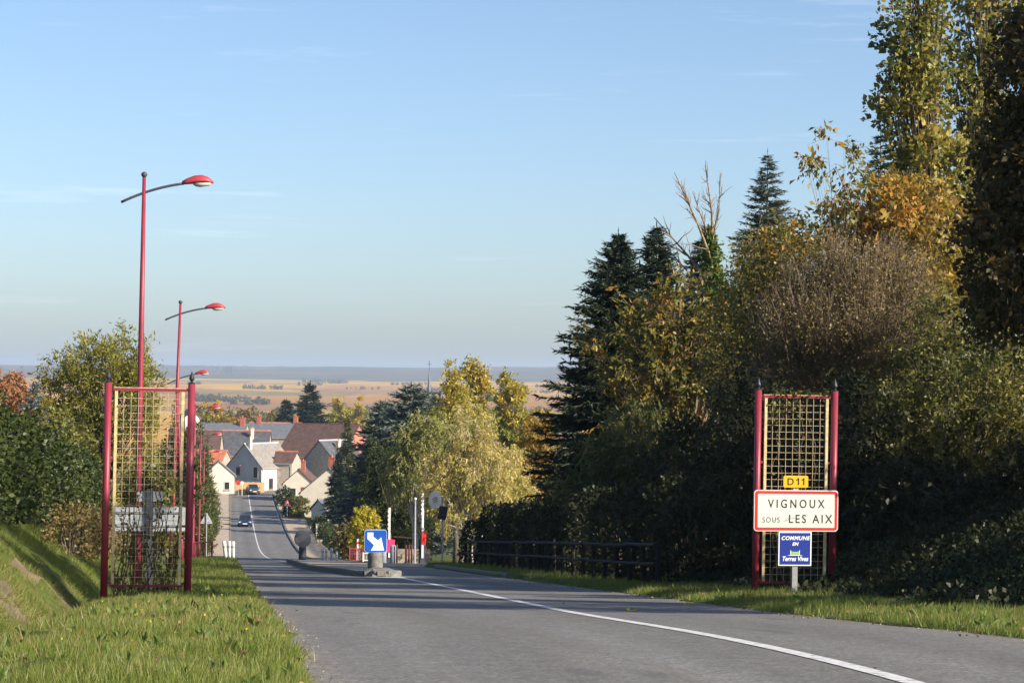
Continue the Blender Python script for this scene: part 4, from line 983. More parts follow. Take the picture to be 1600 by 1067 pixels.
# undergrowth on the bank
for i, (px, Y, its, lab) in enumerate([
    (1180, 42, [(1180, 660, 80, 80, 1.1), (1150, 760, 90, 80, 1.1), (1220, 800, 90, 90, 1.1)], 'dark leafy undergrowth directly behind the right trellis'),
    (1320, 40.5, [(1320, 680, 90, 90, 1.0), (1290, 790, 100, 90, 1.0), (1380, 800, 90, 90, 1.0)], 'dark undergrowth right of the trellis, under the twig thicket'),
    (1440, 39, [(1430, 800, 90, 80, 0.9), (1480, 850, 80, 60, 0.8)], 'shaded bramble on the bank right of the town sign'),
    (1560, 37.5, [(1560, 830, 110, 80, 0.9), (1620, 780, 70, 90, 0.8)], 'shaded bramble on the bank at the right edge of the picture'),
    (1080, 47, [(1080, 730, 80, 80, 1.2), (1100, 810, 90, 60, 1.2)], 'dark shrub between the fenced hedge and the right trellis')]):
    lc = G(px, Y)
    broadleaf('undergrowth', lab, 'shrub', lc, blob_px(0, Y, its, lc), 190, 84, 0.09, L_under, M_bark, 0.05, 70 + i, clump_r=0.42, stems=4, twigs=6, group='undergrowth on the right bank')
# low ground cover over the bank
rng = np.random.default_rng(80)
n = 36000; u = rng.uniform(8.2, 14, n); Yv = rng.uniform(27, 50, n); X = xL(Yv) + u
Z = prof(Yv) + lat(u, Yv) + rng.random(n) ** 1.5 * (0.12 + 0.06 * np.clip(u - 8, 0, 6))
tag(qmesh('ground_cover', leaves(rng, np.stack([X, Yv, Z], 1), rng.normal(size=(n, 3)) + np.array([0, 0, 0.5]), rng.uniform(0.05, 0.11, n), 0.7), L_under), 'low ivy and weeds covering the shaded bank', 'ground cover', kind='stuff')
# hedge with a rustic fence
hp = [GU(8.5 + 0.012 * (Y - 44), Y) for Y in np.arange(44, 81, 3.0)]
hedge('fenced_hedge', 'long dark clipped hedge behind the low wooden fence', hp, 1.5, 1.75, 300, 0.1, L_under, 82, hj=0.14)
hp = [GU(8.2, 79.5), GU(8.5, 81.5), GU(9.4, 82.6)]
hedge('corner_hedge', 'low dark hedge end at the corner of the side road', hp, 1.2, 1.35, 260, 0.1, L_green, 83)
fn = thing('rail_fence', 'low dark wooden rail fence along the foot of the hedge', 'fence', GU(7.55, 43))
f0 = fn.location.copy(); prev = None; rngf = np.random.default_rng(84)
for Y in np.arange(43, 79, 1.5):
    p = GU(7.55, Y) - f0; h = 0.86 + rngf.normal() * 0.02
    MB().tube([p + Vector((0, 0, -0.2)), p + Vector((rngf.normal()*0.01, 0, h))], [0.05, 0.045], 7).build('post', M_wood, fn)
    if prev is not None:
        for z in (0.42, 0.78):
            a = prev + Vector((-0.05, 0, z)); b = p + Vector((-0.05, 0, z + rngf.normal() * 0.012))
            MB().tube([a, b], 0.035, 6).build('rail', M_wood, fn)
    prev = p

# ------------------------------------------------------------------ middle distance: trees on the right of the village street
Yt = 122
for i, (px, its, lab, lm) in enumerate([
    (735, [(735, 665, 40, 40, 1.6), (745, 720, 55, 50, 2.0), (700, 745, 40, 55, 1.6), (770, 770, 38, 45, 1.6), (720, 805, 50, 30, 1.6)], 'golden birch with pale slanting stems behind the round sign', L_birch),
    (800, [(795, 740, 28, 40, 1.4), (802, 785, 32, 40, 1.5), (780, 822, 40, 22, 1.4)], 'golden birch between the round sign birch and the dark spruce', L_birch),
    (655, [(650, 690, 34, 30, 1.5), (640, 740, 38, 45, 1.7), (672, 670, 30, 30, 1.4)], 'olive yellow birch left of the golden birch with pale stems', L_willow)]):
    lc = G(px, Yt + 4 * i)
    broadleaf('birch_tree', lab, 'tree', lc, blob_px(0, Yt + 4 * i, its, lc), 250, 84, 0.15, lm, M_birch, 0.17, 90 + i, clump_r=0.62, droop=0.85, wr=0.5, stems=5, twigs=6, spread=0.5, twig_w=0.010, nbranch=70, surf=0.6)
for i, (px, Y, its, lab) in enumerate([
    (712, 152, [(703, 596, 9, 26, 0.5), (708, 625, 17, 30, 0.9), (712, 670, 20, 40, 1.1), (715, 730, 24, 50, 1.2)], 'yellow green poplar left of the pair above the birches'),
    (745, 156, [(735, 584, 10, 24, 0.5), (748, 590, 10, 26, 0.5), (743, 620, 22, 34, 1.0), (745, 670, 26, 40, 1.2), (748, 730, 28, 50, 1.3)], 'tallest yellow green poplar above the birches'),
    (800, 162, [(790, 606, 10, 22, 0.5), (800, 630, 20, 32, 1.0), (806, 680, 26, 40, 1.2), (810, 740, 28, 50, 1.3)], 'yellow poplar standing apart next to the dark spruce')]):
    lc = G(px, Y)
    broadleaf('young_poplar', lab, 'tree', lc, blob_px(0, Y, its, lc), 230, 75, 0.17, L_ypoplar, M_bark, 0.2, 95 + i, clump_r=0.62, up=1.0, droop=0.1, wr=0.7, twigs=6, group='yellowing poplars in the garden')
for i, (px, tpy, Y, R, lab) in enumerate([(640, 600, 178, 4.6, 'blue grey cedar beside the church spire'), (600, 625, 190, 4.2, 'dark cedar left of the blue grey one'), (672, 612, 184, 4.4, 'blue grey cedar directly below the church spire')]):
    lc = G(px, Y)
    conifer('blue_cedar', lab, 'tree', lc, ztop(px, tpy, Y) - lc.z, R, L_cedar if i != 1 else L_cedar, 100 + i, nw=52, nb=7, droop=0.08, bl=0.85, shape=0.5, wr=0.26, q=2)
for i, (px, tpy, Y, R, lab) in enumerate([(541, 652, 288, 2.9, 'slim dark spruce in front of the brown barn roof'), (528, 705, 284, 2.2, 'lower dark spruce beside the white gable house'), (572, 690, 265, 4.2, 'broad dark spruce between the slim spruce and the cedars')]):
    lc = G(px, Y)
    conifer('garden_spruce', lab, 'tree', lc, ztop(px, tpy, Y) - lc.z, R, L_spruce if i != 0 else L_thuja, 105 + i, nw=46, nb=8, droop=0.22, bl=0.6, wr=0.26)
for i, (px, Y, its, lm, lab) in enumerate([
    (620, 140, [(620, 770, 45, 50, 1.8), (600, 810, 40, 40, 1.6), (650, 800, 30, 50, 1.6), (620, 730, 40, 40, 1.6)], L_green, 'dark green tree behind the raised barriers'),
    (570, 138, [(570, 812, 18, 16, 0.9), (572, 835, 24, 22, 1.0)], L_yellow, 'bright yellow bush above the blue arrow sign'),
    (545, 150, [(550, 838, 16, 18, 1.0), (556, 855, 14, 14, 0.8)], L_brown, 'brown shrub left of the yellow bush'),
    (600, 132, [(600, 850, 22, 16, 0.8), (640, 848, 22, 14, 0.8)], L_bush, 'low flowering garden shrub behind the orange rail'),
    (840, 128, [(840, 690, 26, 50, 1.3), (835, 760, 30, 60, 1.4)], L_orange, 'orange tree squeezed between the birches and the dark spruce'),
    (590, 175, [(585, 770, 30, 60, 2.0), (600, 730, 28, 50, 1.8)], L_green, 'dark evergreen below the cedars')]):
    lc = G(px, Y)
    broadleaf('garden_tree', lab, 'tree', lc, blob_px(0, Y, its, lc), 130, 80, 0.19 if i != 1 else 0.12, lm, M_bark, 0.09, 110 + i, clump_r=0.65 if i != 1 else 0.35, stems=2, twigs=6)
# village-side hedges and bushes
hedge('village_hedge', 'dark garden hedge behind the white bollards and stone pillar', [GU(10.6, Y) for Y in np.arange(150, 282, 8.0)], 1.5, 1.4, 60, 0.2, L_green, 120)
for i, (px, Y, r, lab) in enumerate([(467, 298, 1.4, 'round green bush against the white gable house'), (444, 325, 1.3, 'dark round bush at the corner of the cream house'), (455, 300, 1.0, 'dark bush behind the far warning sign')]):
    lc = G(px, Y)
    broadleaf('village_bush', lab, 'shrub', lc, [(0, 0, r, r, r, r * 1.05)], 70, 60, 0.2, L_bush if i == 0 else L_green, M_bark, 0.06, 125 + i, clump_r=0.45, stems=3)

# ------------------------------------------------------------------ trees beyond the village
for i, (px, tpy, Y, R, lab) in enumerate([(482, 598, 470, 6.5, 'big dark fir rising behind the village roofs'), (445, 624, 480, 4.2, 'smaller dark fir left of the big one behind the roofs')]):
    lc = G(px, Y)
    conifer('village_fir', lab, 'tree', lc, ztop(px, tpy, Y) - lc.z, R, L_spruce, 130 + i, nw=34, nb=8, droop=0.15, bl=1.6, wr=0.3, shape=0.7, q=2)
for i, (px, tpy, Y, lab) in enumerate([(527, 622, 540, 'pale yellow poplar right of the big dark fir'), (543, 634, 548, 'second pale poplar right of the dark fir'), (559, 624, 536, 'golden poplar in the middle of the pale row'), (576, 640, 545, 'fourth pale poplar of the row'), (592, 652, 550, 'last low poplar of the row next to the cedars')]):
    lc = G(px, Y); h = ztop(px, tpy, Y) - lc.z
    broadleaf('distant_poplar', lab, 'tree', lc, [(0, 0, h*0.35, 1.6, 1.6, h*0.3), (0, 0, h*0.68, 1.4, 1.4, h*0.32)], 90, 60, 0.6, L_ypoplar, M_bark, 0.25, 140 + i, clump_r=1.2, up=0.9, droop=0, wr=0.6, group='pale poplar row beyond the village')
for i, (px, tpy, Y, rx, lm, lab) in enumerate([(330, 622, 455, 4.5, L_orange, 'round autumn tree behind the left slate roofs'), (362, 632, 470, 5, L_brown, 'brown tree behind the chimneys'), (400, 634, 490, 5, L_brown, 'low brown tree left of the dark firs'), (425, 638, 500, 4, L_bush, 'olive tree touching the smaller dark fir'), (505, 640, 500, 3.5, L_yellowgreen, 'light green tree at the foot of the big fir'), (300, 640, 440, 4, L_bush, 'olive tree behind the left trellis post, above the street')]):
    lc = G(px, Y); h = ztop(px, tpy, Y) - lc.z
    broadleaf('autumn_tree', lab, 'tree', lc, [(0, 0, h*0.62, rx, rx, h*0.36), (rx*0.4, 0, h*0.5, rx*0.8, rx, h*0.3), (-rx*0.4, 0, h*0.5, rx*0.8, rx, h*0.3)], 120, 60, 0.55, lm, M_bark, 0.3, 150 + i, clump_r=1.3, group='autumn trees beyond the village')
# far hedgerows and copses across the valley
rng = np.random.default_rng(160); Q = []
def copse(px0, px1, Y, n, h, spreadY):
    for k in range(n):
        px = rng.uniform(px0, px1); y = Y + rng.normal() * spreadY; x = PXX(px, y); hh = h * rng.uniform(0.6, 1.2)
        z = float(prof(y)) ; m_ = 40
        d = norm(rng.normal(size=(m_, 3))); C = np.array([x, y, z + hh * 0.45]) + d * np.array([hh * 0.5, hh * 0.5, hh * 0.5]) * rng.random((m_, 1)) ** 0.4
        Q.append(leaves(rng, C, rng.normal(size=(m_, 3)), np.full(m_, hh * 0.32), 0.9, 0.1, True))
copse(300, 390, 2750, 70, 8, 20); copse(300, 430, 1900, 90, 9, 30); copse(560, 900, 2300, 110, 7, 40); copse(560, 900, 1500, 110, 10, 60)
copse(280, 640, 1100, 130, 12, 120); copse(470, 540, 5000, 40, 9, 30); copse(800, 900, 1700, 60, 10, 40); copse(-60, 120, 900, 60, 12, 100); copse(620, 900, 3600, 70, 6, 40); copse(640, 900, 700, 50, 9, 60)
for _k in range(26):
    p0 = rng.uniform(250, 880); copse(p0, p0 + rng.uniform(15, 90), rng.uniform(1400, 4700), int(rng.integers(8, 26)), rng.uniform(5, 9), 12)
tag(qmesh('distant_woods', np.concatenate(Q), L_wood), 'hazy hedgerows and copses scattered over the far valley', 'woods', kind='stuff')

# ------------------------------------------------------------------ houses
def house(name, label, loc, W, L, wh, rise, rz, wall, roof, chim=(), wins=(), doors=(), gwall=None, ridge=None, ov=0.25, sidewall=None, cat='house', skylight=None):
    """local: gable end at y=0 facing -y, ridge along +y. wins: (face, a, z, w, h, mat) with face g (gable), r (right side)"""
    t = thing(name, label, cat, loc, rz)
    poly = [(-W/2, -1.0), (W/2, -1.0), (W/2, wh), (0, wh + rise), (-W/2, wh)]
    mb = MB().prism(poly, 0, L)
    mb.m = [1 if i < 2 else 0 for i in range(len(mb.f))]
    wl_ = mb.build('wall', [wall, gwall or wall], t)
    sl_ = rise / (W / 2); th = 0.14
    rf = MB()
    for s in (-1, 1):
        x1 = s * (W / 2 + ov); z1 = wh - sl_ * ov
        y0, y1 = -0.16, L + 0.16; e = 0.02
        vs = [(0, y0, wh+rise+e), (x1, y0, z1+e), (x1, y1, z1+e), (0, y1, wh+rise+e), (0, y0, wh+rise+th+e), (x1, y0, z1+th+e), (x1, y1, z1+th+e), (0, y1, wh+rise+th+e)]
        rf.add(vs, [(0,1,2,3),(7,6,5,4),(0,4,5,1),(1,5,6,2),(2,6,7,3)])
    r = rf.build('roof', roof, t)
    MB().prism([(-0.16, wh+rise+0.03), (0.16, wh+rise+0.03), (0.09, wh+rise+0.24), (-0.09, wh+rise+0.24)], -0.18, L+0.18).build('ridge', ridge or roof, r)
    for s_ in (-1, 1):
        gx = s_ * (W / 2 + ov + 0.05); gzz = wh - sl_ * ov + 0.02
        gt_ = MB().tube([(gx, -0.1, gzz), (gx, L + 0.1, gzz)], 0.065, 6).build('gutter', M_zinc, r)
        MB().tube([(gx, 0.15, gzz), (s_ * (W / 2 + 0.06), 0.15, gzz - 0.35), (s_ * (W / 2 + 0.06), 0.15, 0.0)], 0.045, 6).build('downpipe', M_zinc, t)
    for (x, y, w, h, mt) in chim:
        zb = wh + rise - abs(x) * sl_ - 0.3
        c = MB().box(x-w/2, x+w/2, y-w/2, y+w/2, zb, zb + 0.3 + h).build('chimney', mt, r)
        MB().box(x-w/2-0.06, x+w/2+0.06, y-w/2-0.06, y+w/2+0.06, zb + 0.3 + h, zb + 0.42 + h).build('chimney_cap', mt, c)
        MB().lathe([(0.12, 0), (0.09, 0.3)], 8, (x, y, zb + 0.42 + h)).build('chimney_pot', M_tileO, c)
    def face(f, a, z0, z1, w, out0, out1):
        if f == 'g': return (a - w/2, a + w/2, -out1, -out0, z0, z1)
        return (W/2 + out0, W/2 + out1, a - w/2, a + w/2, z0, z1)
    for (f, a, z, w, h, mt) in wins:
        fr = MB().box(*face(f, a, z - 0.1, z + h + 0.1, w + 0.2, -0.05, 0.05)).build('window', M_wall if mt is None else mt, t)
        MB().box(*face(f, a, z, z + h, w, 0.051, 0.06)).build('pane', M_glass, fr)
        MB().box(*face(f, a, z - 0.2, z - 0.1, w + 0.35, -0.05, 0.13)).build('sill', M_conc, fr)
    for (f, a, w, h, mt) in doors:
        d = MB().box(*face(f, a, -0.3, h, w, -0.05, 0.06)).build('door', mt, t)
        MB().box(*face(f, a + w*0.3, 0.95, 1.05, 0.12, 0.061, 0.09)).build('handle', M_dgrey, d)
    if skylight:
        y, xs, w, h = skylight
        vs = [(xs, y-w/2, wh+rise-xs*sl_+th+0.1), (xs+h, y-w/2, wh+rise-(xs+h)*sl_+th+0.1), (xs+h, y+w/2, wh+rise-(xs+h)*sl_+th+0.1), (xs, y+w/2, wh+rise-xs*sl_+th+0.1)]
        lo = [(a, b, c-0.12) for a, b, c in vs]
        MB().add(vs + lo, [(0,1,2,3),(0,4,5,1),(1,5,6,2),(2,6,7,3),(3,7,4,0)]).build('skylight', M_glass, r)
    return t
def hz(px, py, Y): # local height over ground for a picture row
    return ztop(px, py, Y) - G(px, Y).z
Yh = 362
house('white_house', 'cream house with shaded grey gable and pale slate roof at the end of the street', G(380, Yh), 6.9, 8.4, 3.9, 3.5, rad(-32), M_wall, M_slateL, gwall=M_wgrey, ridge=M_zinc,
      chim=[(0.7, 0.5, 0.5, 1.7, M_wall)], wins=[('g', -1.2, 2.7, 0.6, 1.0, M_shut), ('g', 2.3, 2.2, 0.8, 1.7, None), ('r', 2.4, 0.5, 0.9, 1.5, M_shut)], doors=[('r', 5.2, 1.0, 2.2, M_shut)], skylight=(4.6, 2.2, 0.8, 0.9))
house('cream_cottage', 'small cream gabled cottage right of the grey gable house', G(465, 338), 4.5, 6, 2.5, 2.0, rad(-5), M_wall, M_tileB, chim=[(0.3, 2.2, 0.6, 1.4, M_brick)], wins=[('g', -0.8, 0.6, 0.8, 1.2, None)], doors=[('g', 0.9, 0.9, 2.0, M_shut)])
house('white_gable_house', 'bright white gable house with dark slate roof half hidden by the spruces', G(512, 301), 7.4, 9, 3.2, 3.1, rad(-7), M_wall, M_slate, chim=[(-0.5, 4.5, 0.75, 1.7, M_brick), (0.6, 1.0, 0.5, 0.9, M_brick)], wins=[('g', 0.8, 0.6, 0.9, 1.3, None)])
lh = G(497, 294)
house('lean_to_shed', 'low white shed with grey roof in front of the white gable house', lh, 3.2, 4.0, 1.5, 1.1, rad(-50), M_wall, M_slateB)
house('left_cottage', 'small white cottage with grey roof peeping past the thujas', G(341, 352), 4.6, 5, 2.9, 2.0, rad(8), M_wall, M_slateL, wins=[('g', 1.2, 0.7, 0.7, 1.1, None)])
house('orange_roof_barn', 'low building with bright orange tile roof left of the grey gable', G(352, 392), 7, 6, hz(352, 722, 392), 1.9, rad(82), M_stone, M_tileO)
house('long_slate_barn', 'long dark slate barn behind the grey gable house', G(420, 412), 10, 15, hz(410, 712, 412), 4.2, rad(90), M_stone, M_slate, chim=[(-1.6, 3.0, 0.5, 1.8, M_wall)], ridge=M_tileO)
house('brown_tile_barn', 'brown tiled barn adjoining the long slate barn on the left', G(344, 404), 9, 9, hz(344, 706, 404), 3.6, rad(92), M_stone, M_tileB)
house('ridge_house', 'slate house with red ridge and brick chimneys behind the barns', G(468, 444), 8, 10, hz(430, 682, 444), 2.6, rad(86), M_stone, M_slateB, chim=[(0, 1.0, 0.8, 1.3, M_brick), (0, 8.2, 0.8, 1.3, M_brick)], ridge=M_tileO)
house('blue_slate_house', 'house with pale blue slate roof at the left end of the roofs', G(384, 436), 8, 9, hz(350, 678, 436), 2.0, rad(88), M_stone, M_slateB, chim=[(-0.5, 0.8, 0.9, 1.5, M_brick)])
house('big_brown_barn', 'large barn with brown tile roof and pink gable behind the slim spruce', G(560, 415), 15, 13, hz(500, 712, 415), 5.6, rad(68), M_pinkbrick, M_tileB)
house('grey_stone_house', 'grey stone house with slate roof in front of the brown barn', G(497, 372), 6.0, 8, hz(497, 718, 372), 3.0, rad(-32), M_stone, M_slate, chim=[(1.6, 3.0, 0.6, 1.5, M_wall)], ridge=M_zinc)
house('terracotta_outbuilding', 'low outbuilding with brown roof and brick chimney between the cottages', G(462, 366), 6, 7, hz(455, 722, 366), 1.6, rad(80), M_stone, M_tileB, chim=[(-0.6, 5.0, 0.6, 1.2, M_brick)], ridge=M_tileO)
house('far_white_house', 'white house behind the trellis post left of the thujas', G(298, 420), 2.6, 5, hz(298, 652, 420), 1.2, rad(20), M_wall, M_slateL, wins=[('g', 0.5, 2.0, 0.8, 1.2, None)])
pf = P(505, 598, 5000); house('farmhouse', 'tiny white farmhouse far away on the edge of the golden fields', Vector((pf.x, 5000, gz(pf.x, 5000) + 1.0)), 9, 15, 4.5, 4, rad(70), M_wall, M_slate)
# church
lc = G(668, 700); top = ztop(667, 563, 700) - lc.z
ch = thing('church', 'church with slender pale spire and cross rising above the cedars', 'church', lc, rad(20))
MB().box(-2.4, 2.4, -2.4, 2.4, -1, 16).build('tower', M_stone, ch)
def pyr(z0, z1, r0, r1, name, mt):
    mb = MB(); vs = []
    for z, r_ in ((z0, r0), (z1, r1)):
        for k in range(8): vs.append((r_*math.cos(math.pi/8+k*math.pi/4), r_*math.sin(math.pi/8+k*math.pi/4), z))
    mb.add(vs, [(k, (k+1)%8, 8+(k+1)%8, 8+k) for k in range(8)] + [tuple(range(7,-1,-1)), tuple(range(8,16))])
    return mb.build(name, mt, ch)
pyr(16, 21, 2.9, 1.25, 'spire_skirt', M_slateB); sp = pyr(21, top - 3.4, 1.25, 0.1, 'spire', M_slateB)
MB().box(-0.07, 0.07, -0.07, 0.07, top - 3.5, top).build('cross_shaft', M_dgrey, sp)
MB().box(-0.6, 0.6, -0.06, 0.06, top - 1.3, top - 1.1).build('cross_arm', M_dgrey, sp)
# orange board fence at the street end, single planks
fl = G(345, 354.5); fe = G(412, 356.5)
bf = thing('board_fence', 'bright orange wooden board fence in front of the grey gable', 'fence', fl)
dv = fe - fl; nB = 26
for i in range(nB):
    a = dv * (i / nB); b = dv * ((i + 0.94) / nB); h = 1.75 + 0.04 * math.sin(i * 2.1)
    MB().add([a, b, b + Vector((0, 0.05, 0)), a + Vector((0, 0.05, 0)), a + Vector((0, 0, h)), b + Vector((0, 0, h)), b + Vector((0, 0.05, h)), a + Vector((0, 0.05, h))],
             [(3,2,1,0),(4,5,6,7),(0,1,5,4),(1,2,6,5),(2,3,7,6),(3,0,4,7)]).build('plank', M_pine, bf)

# ------------------------------------------------------------------ cars
def car(label, loc, rz, paint, group=None, name='car'):
    t = thing(name, label, 'car', loc, rz, group)
    # body lofted from cross sections along y (front at -y)
    secs = [(-2.0, 0.70, 0.32, 0.58), (-1.93, 0.80, 0.24, 0.68), (-1.5, 0.84, 0.20, 0.80), (-0.95, 0.85, 0.19, 0.90), (0.2, 0.86, 0.19, 0.93), (1.2, 0.85, 0.20, 0.95), (1.8, 0.82, 0.24, 0.95), (1.98, 0.76, 0.32, 0.85)]
    vs = []
    for (y, w, z0, z1) in secs:
        zm = (z0 + z1) / 2
        vs += [(-w*0.9, y, z0), (w*0.9, y, z0), (w, y, zm), (w*0.96, y, z1-0.06), (w*0.86, y, z1), (-w*0.86, y, z1), (-w*0.96, y, z1-0.06), (-w, y, zm)]
    n = 8; fs = [(i*n+k, i*n+(k+1)%n, (i+1)*n+(k+1)%n, (i+1)*n+k) for i in range(len(secs)-1) for k in range(n)] + [tuple(range(n-1,-1,-1)), tuple((len(secs)-1)*n+k for k in range(n))]
    body = MB().add(vs, fs).build('body', paint, t)
    gs = [(-0.95, 0.74, 0.90), (-0.2, 0.62, 1.38), (0.2, 0.61, 1.42), (1.1, 0.60, 1.38), (1.75, 0.68, 0.95)]
    vs = []
    for (y, w, z) in gs: vs += [(-w, y, z), (w, y, z), (0.76, y, 0.90), (-0.76, y, 0.90)]
    roof = MB().add(vs, [(i*4, i*4+1, i*4+5, i*4+4) for i in range(1, 3)]).add(vs, [(4, 8, 11, 7), (5, 6, 10, 9), (8, 12, 15, 11), (9, 10, 14, 13)])
    MB().add(vs, [(4,5,9,8), (8,9,13,12)]).build('roof', paint, t)
    MB().add(vs, [(0,1,5,4)]).build('windscreen', M_glass, t); MB().add(vs, [(12,13,17,16)]).build('rear_window', M_glass, t)
    MB().add(vs, [(0,4,7,3),(4,8,11,7),(8,12,15,11),(12,16,19,15)]).build('side_window', M_glass, t)
    MB().add(vs, [(1,2,6,5),(5,6,10,9),(9,10,14,13),(13,14,18,17)]).build('side_window', M_glass, t)
    for sx in (-1, 1):
        for y in (-1.25, 1.25):
            w = MB().lathe([(0.2, -0.1), (0.3, -0.1), (0.31, 0), (0.3, 0.1), (0.2, 0.1)], 16).build('wheel', M_rubber, t, (sx*0.76, y, 0.31)); w.rotation_euler = (0, rad(90), 0)
            MB().lathe([(0.05, -0.105), (0.19, -0.09), (0.19, 0.09), (0.05, 0.105)], 12).build('rim', M_galv, w)
        MB().box(sx*0.62-0.15, sx*0.62+0.15, -1.99, -1.9, 0.56, 0.68).build('headlight', M_headl, t)
        MB().box(sx*0.92-0.09, sx*0.92+0.09, -0.72, -0.6, 0.9, 1.04).build('mirror', paint, t)
    MB().box(-0.28, 0.28, -2.03, -1.98, 0.36, 0.47).build('number_plate', M_white, t)
    MB().box(-0.4, 0.4, -2.02, -1.95, 0.52, 0.60).build('grille', M_rubber, t)
    return t
cx = PXX(382, 283); cl_ = Vector((cx, 283, float(prof(283)) + 0.0))
car('dark blue hatchback driving up the street towards the viewer', cl_, RR, M_carblue)
pc = GU(-0.0, 351); car('dark parked car in the shade below the grey gable', Vector((PXX(394, 353.5), 353.5, float(prof(353.5)) + 0.13)), RR + rad(8), M_dgrey)

# ------------------------------------------------------------------ island signs and small street furniture
st = thing('arrow_sign', 'square blue sign with white arrow on a stone pedestal at the island nose', 'road sign', rp(3.28, 58.6, 0.2), RR)
ped = MB().lathe([(0.19, -0.15), (0.195, 0.1), (0.18, 0.3), (0.178, 0.42)], 16).build('pedestal', M_conc, st, smooth=True)
bx = MB().prism(rrect(0.58, 0.58, 0.07), -0.09, 0.09).build('sign_box', M_plate, st, (0, 0, 0.70))
MB().prism(rrect(0.55, 0.55, 0.06), -0.094, -0.089).build('blue_face', M_arrowblue, bx)
arrow = [(-0.21, 0.22), (-0.21, 0.06), (-0.04, -0.10), (-0.12, -0.235), (0.215, -0.235), (0.14, 0.10), (0.06, 0.02), (-0.06, 0.115), (-0.06, 0.22)]
MB().prism(arrow[::1], -0.098, -0.093).build('white_arrow', M_swhite2, bx)
rs = thing('round_sign', 'dark back of a round sign on a thick stub at the far island end', 'road sign', rp(isl(94)[0] + 0.55, 94, 0.13), RR)
MB().tube([(0, 0, -0.15), (0, 0, 0.55)], [0.17, 0.15], 12).build('stub', M_dgrey, rs)
c = MB().lathe([(0.02, -0.04), (0.33, -0.04), (0.35, 0.0), (0.33, 0.04), (0.02, 0.04)], 24).build('disc', M_dgrey, rs, (0, 0, 0.86)); c.rotation_euler = (rad(90), 0, 0)
def bollard(name, label, loc, r, h, mat, group, cap=None, band=None):
    t = thing(name, label, 'bollard', loc, 0.0, group)
    p = MB().lathe([(r, -0.15), (r, h*0.86), (r*0.95, h*0.94), (r*0.7, h*0.99), (0.01, h)], 14).build('shaft', mat, t, smooth=True)
    if band: MB().lathe([(r*1.06, h*0.62), (r*1.06, h*0.74)], 14).build('band', band, p)
    return t
for i, (px, lab) in enumerate([(504, 'leftmost of four white bollards at the far island end'), (510, 'second of four white bollards at the far island end'), (518, 'third and stoutest of four white bollards on the island'), (526, 'rightmost of four white bollards at the far island end')]):
    Y = 92 + 0.8 * (i % 2); x = PXX(px, Y); bollard('white_bollard', lab, Vector((x, Y, float(prof(Y)) + (0.13 if i < 3 else 0.0))), 0.05 + 0.012 * (i == 2), 0.5, M_white, 'white bollards at the island end', band=M_galv)
for i, (px, Y, lab) in enumerate([(353, 106, 'leaning white bollard nearest the grass at the left kerb'), (358, 107, 'middle white bollard at the left kerb'), (364, 108, 'right white bollard beside the road at the left kerb')]):
    o = bollard('kerb_bollard', lab, Vector((PXX(px, Y), Y, gz(PXX(px, Y), Y))), 0.085, 0.85, M_white, 'white bollards at the left kerb', band=M_galv)
    if i == 0: o.rotation_euler[1] = rad(-7)
for i, (px, lab) in enumerate([(585, 'grey rounded bollard just right of the arrow sign pedestal'), (599, 'grey rounded bollard left of the pink flag'), (614, 'grey rounded bollard right of the pink flag')]):
    Y = 116 + i * 0.6; x = PXX(px, Y); bollard('grey_bollard', lab, Vector((x, Y, float(prof(Y)))), 0.16, 0.92, M_greyboll, 'grey bollards at the side road', band=M_galv)
for i, (px, lab) in enumerate([(620, 'thin maroon post next to the right grey bollard'), (634, 'first of the three maroon posts beside the grey mast'), (639, 'middle of the three maroon posts beside the grey mast'), (643, 'maroon post touching the grey mast')]):
    Y = 117; x = PXX(px, Y); bollard('maroon_post', lab, Vector((x, Y, float(prof(Y)))), 0.045, 0.95, M_post, 'maroon posts at the side road')
# raised barriers
def barrier(px, tpy, Y, label, flagcol, fz, fh, rot):
    x = PXX(px, Y); t = thing('raised_barrier', label, 'barrier', Vector((x, Y, float(prof(Y)) - 0.02)), RR)
    h = ztop(px, tpy, Y) - t.location.z
    MB().box(-0.05, 0.05, -0.03, 0.03, 0.3, h).build('boom', M_white, t)
    MB().box(-0.12, 0.12, 0.04, 0.2, -0.1, 1.5).build('stand', M_dgrey, t)
    for k in range(5): MB().box(-0.085, -0.045, -0.02, 0.02, h - 0.25 - 0.22 * k, h - 0.13 - 0.22 * k).build('notch', M_white, t)
    fw = 0.3 if flagcol is M_pink else 0.16
    f = MB().box(-fh * fw, fh * fw, -0.06, -0.035, fz - fh/2, fz + fh/2).build('flag', flagcol, t); f.rotation_euler[1] = rad(rot)
    return t
barrier(608, 793, 119, 'raised white barrier arm with a fluorescent pink panel', M_pink, 0.9, 0.68, 4)
barrier(660, 770, 121, 'tall raised white barrier arm with a red panel beside the corner hedge', M_sred, 1.35, 0.7, 3)
mt = thing('grey_mast', 'thin grey mast between the two raised barriers', 'mast', Vector((PXX(648, 118), 118, float(prof(118)))), 0)
MB().tube([(0, 0, -0.2), (0, 0, 3.2)], [0.06, 0.045], 10).build('pole', M_galv, mt)
MB().lathe([(0.01, 0), (0.06, 0.03), (0.07, 0.08), (0.05, 0.13), (0.01, 0.15)], 10, (0, 0, 3.22)).build('cap_lamp', M_white, mt)
orl = thing('orange_rail', 'horizontal orange wooden rail between the raised barriers', 'rail', Vector((PXX(614, 124), 124, float(prof(124)))), 0)
e = PXX(656, 124) - orl.location.x
MB().tube([(0, 0, 1.42), (e, 0, 1.33)], 0.04, 8).build('rail', M_pine, orl)
for f in (0.02, 0.5, 0.98): MB().tube([(e*f, 0, -0.2), (e*f, 0, 1.4)], 0.035, 8).build('post', M_wood, orl)
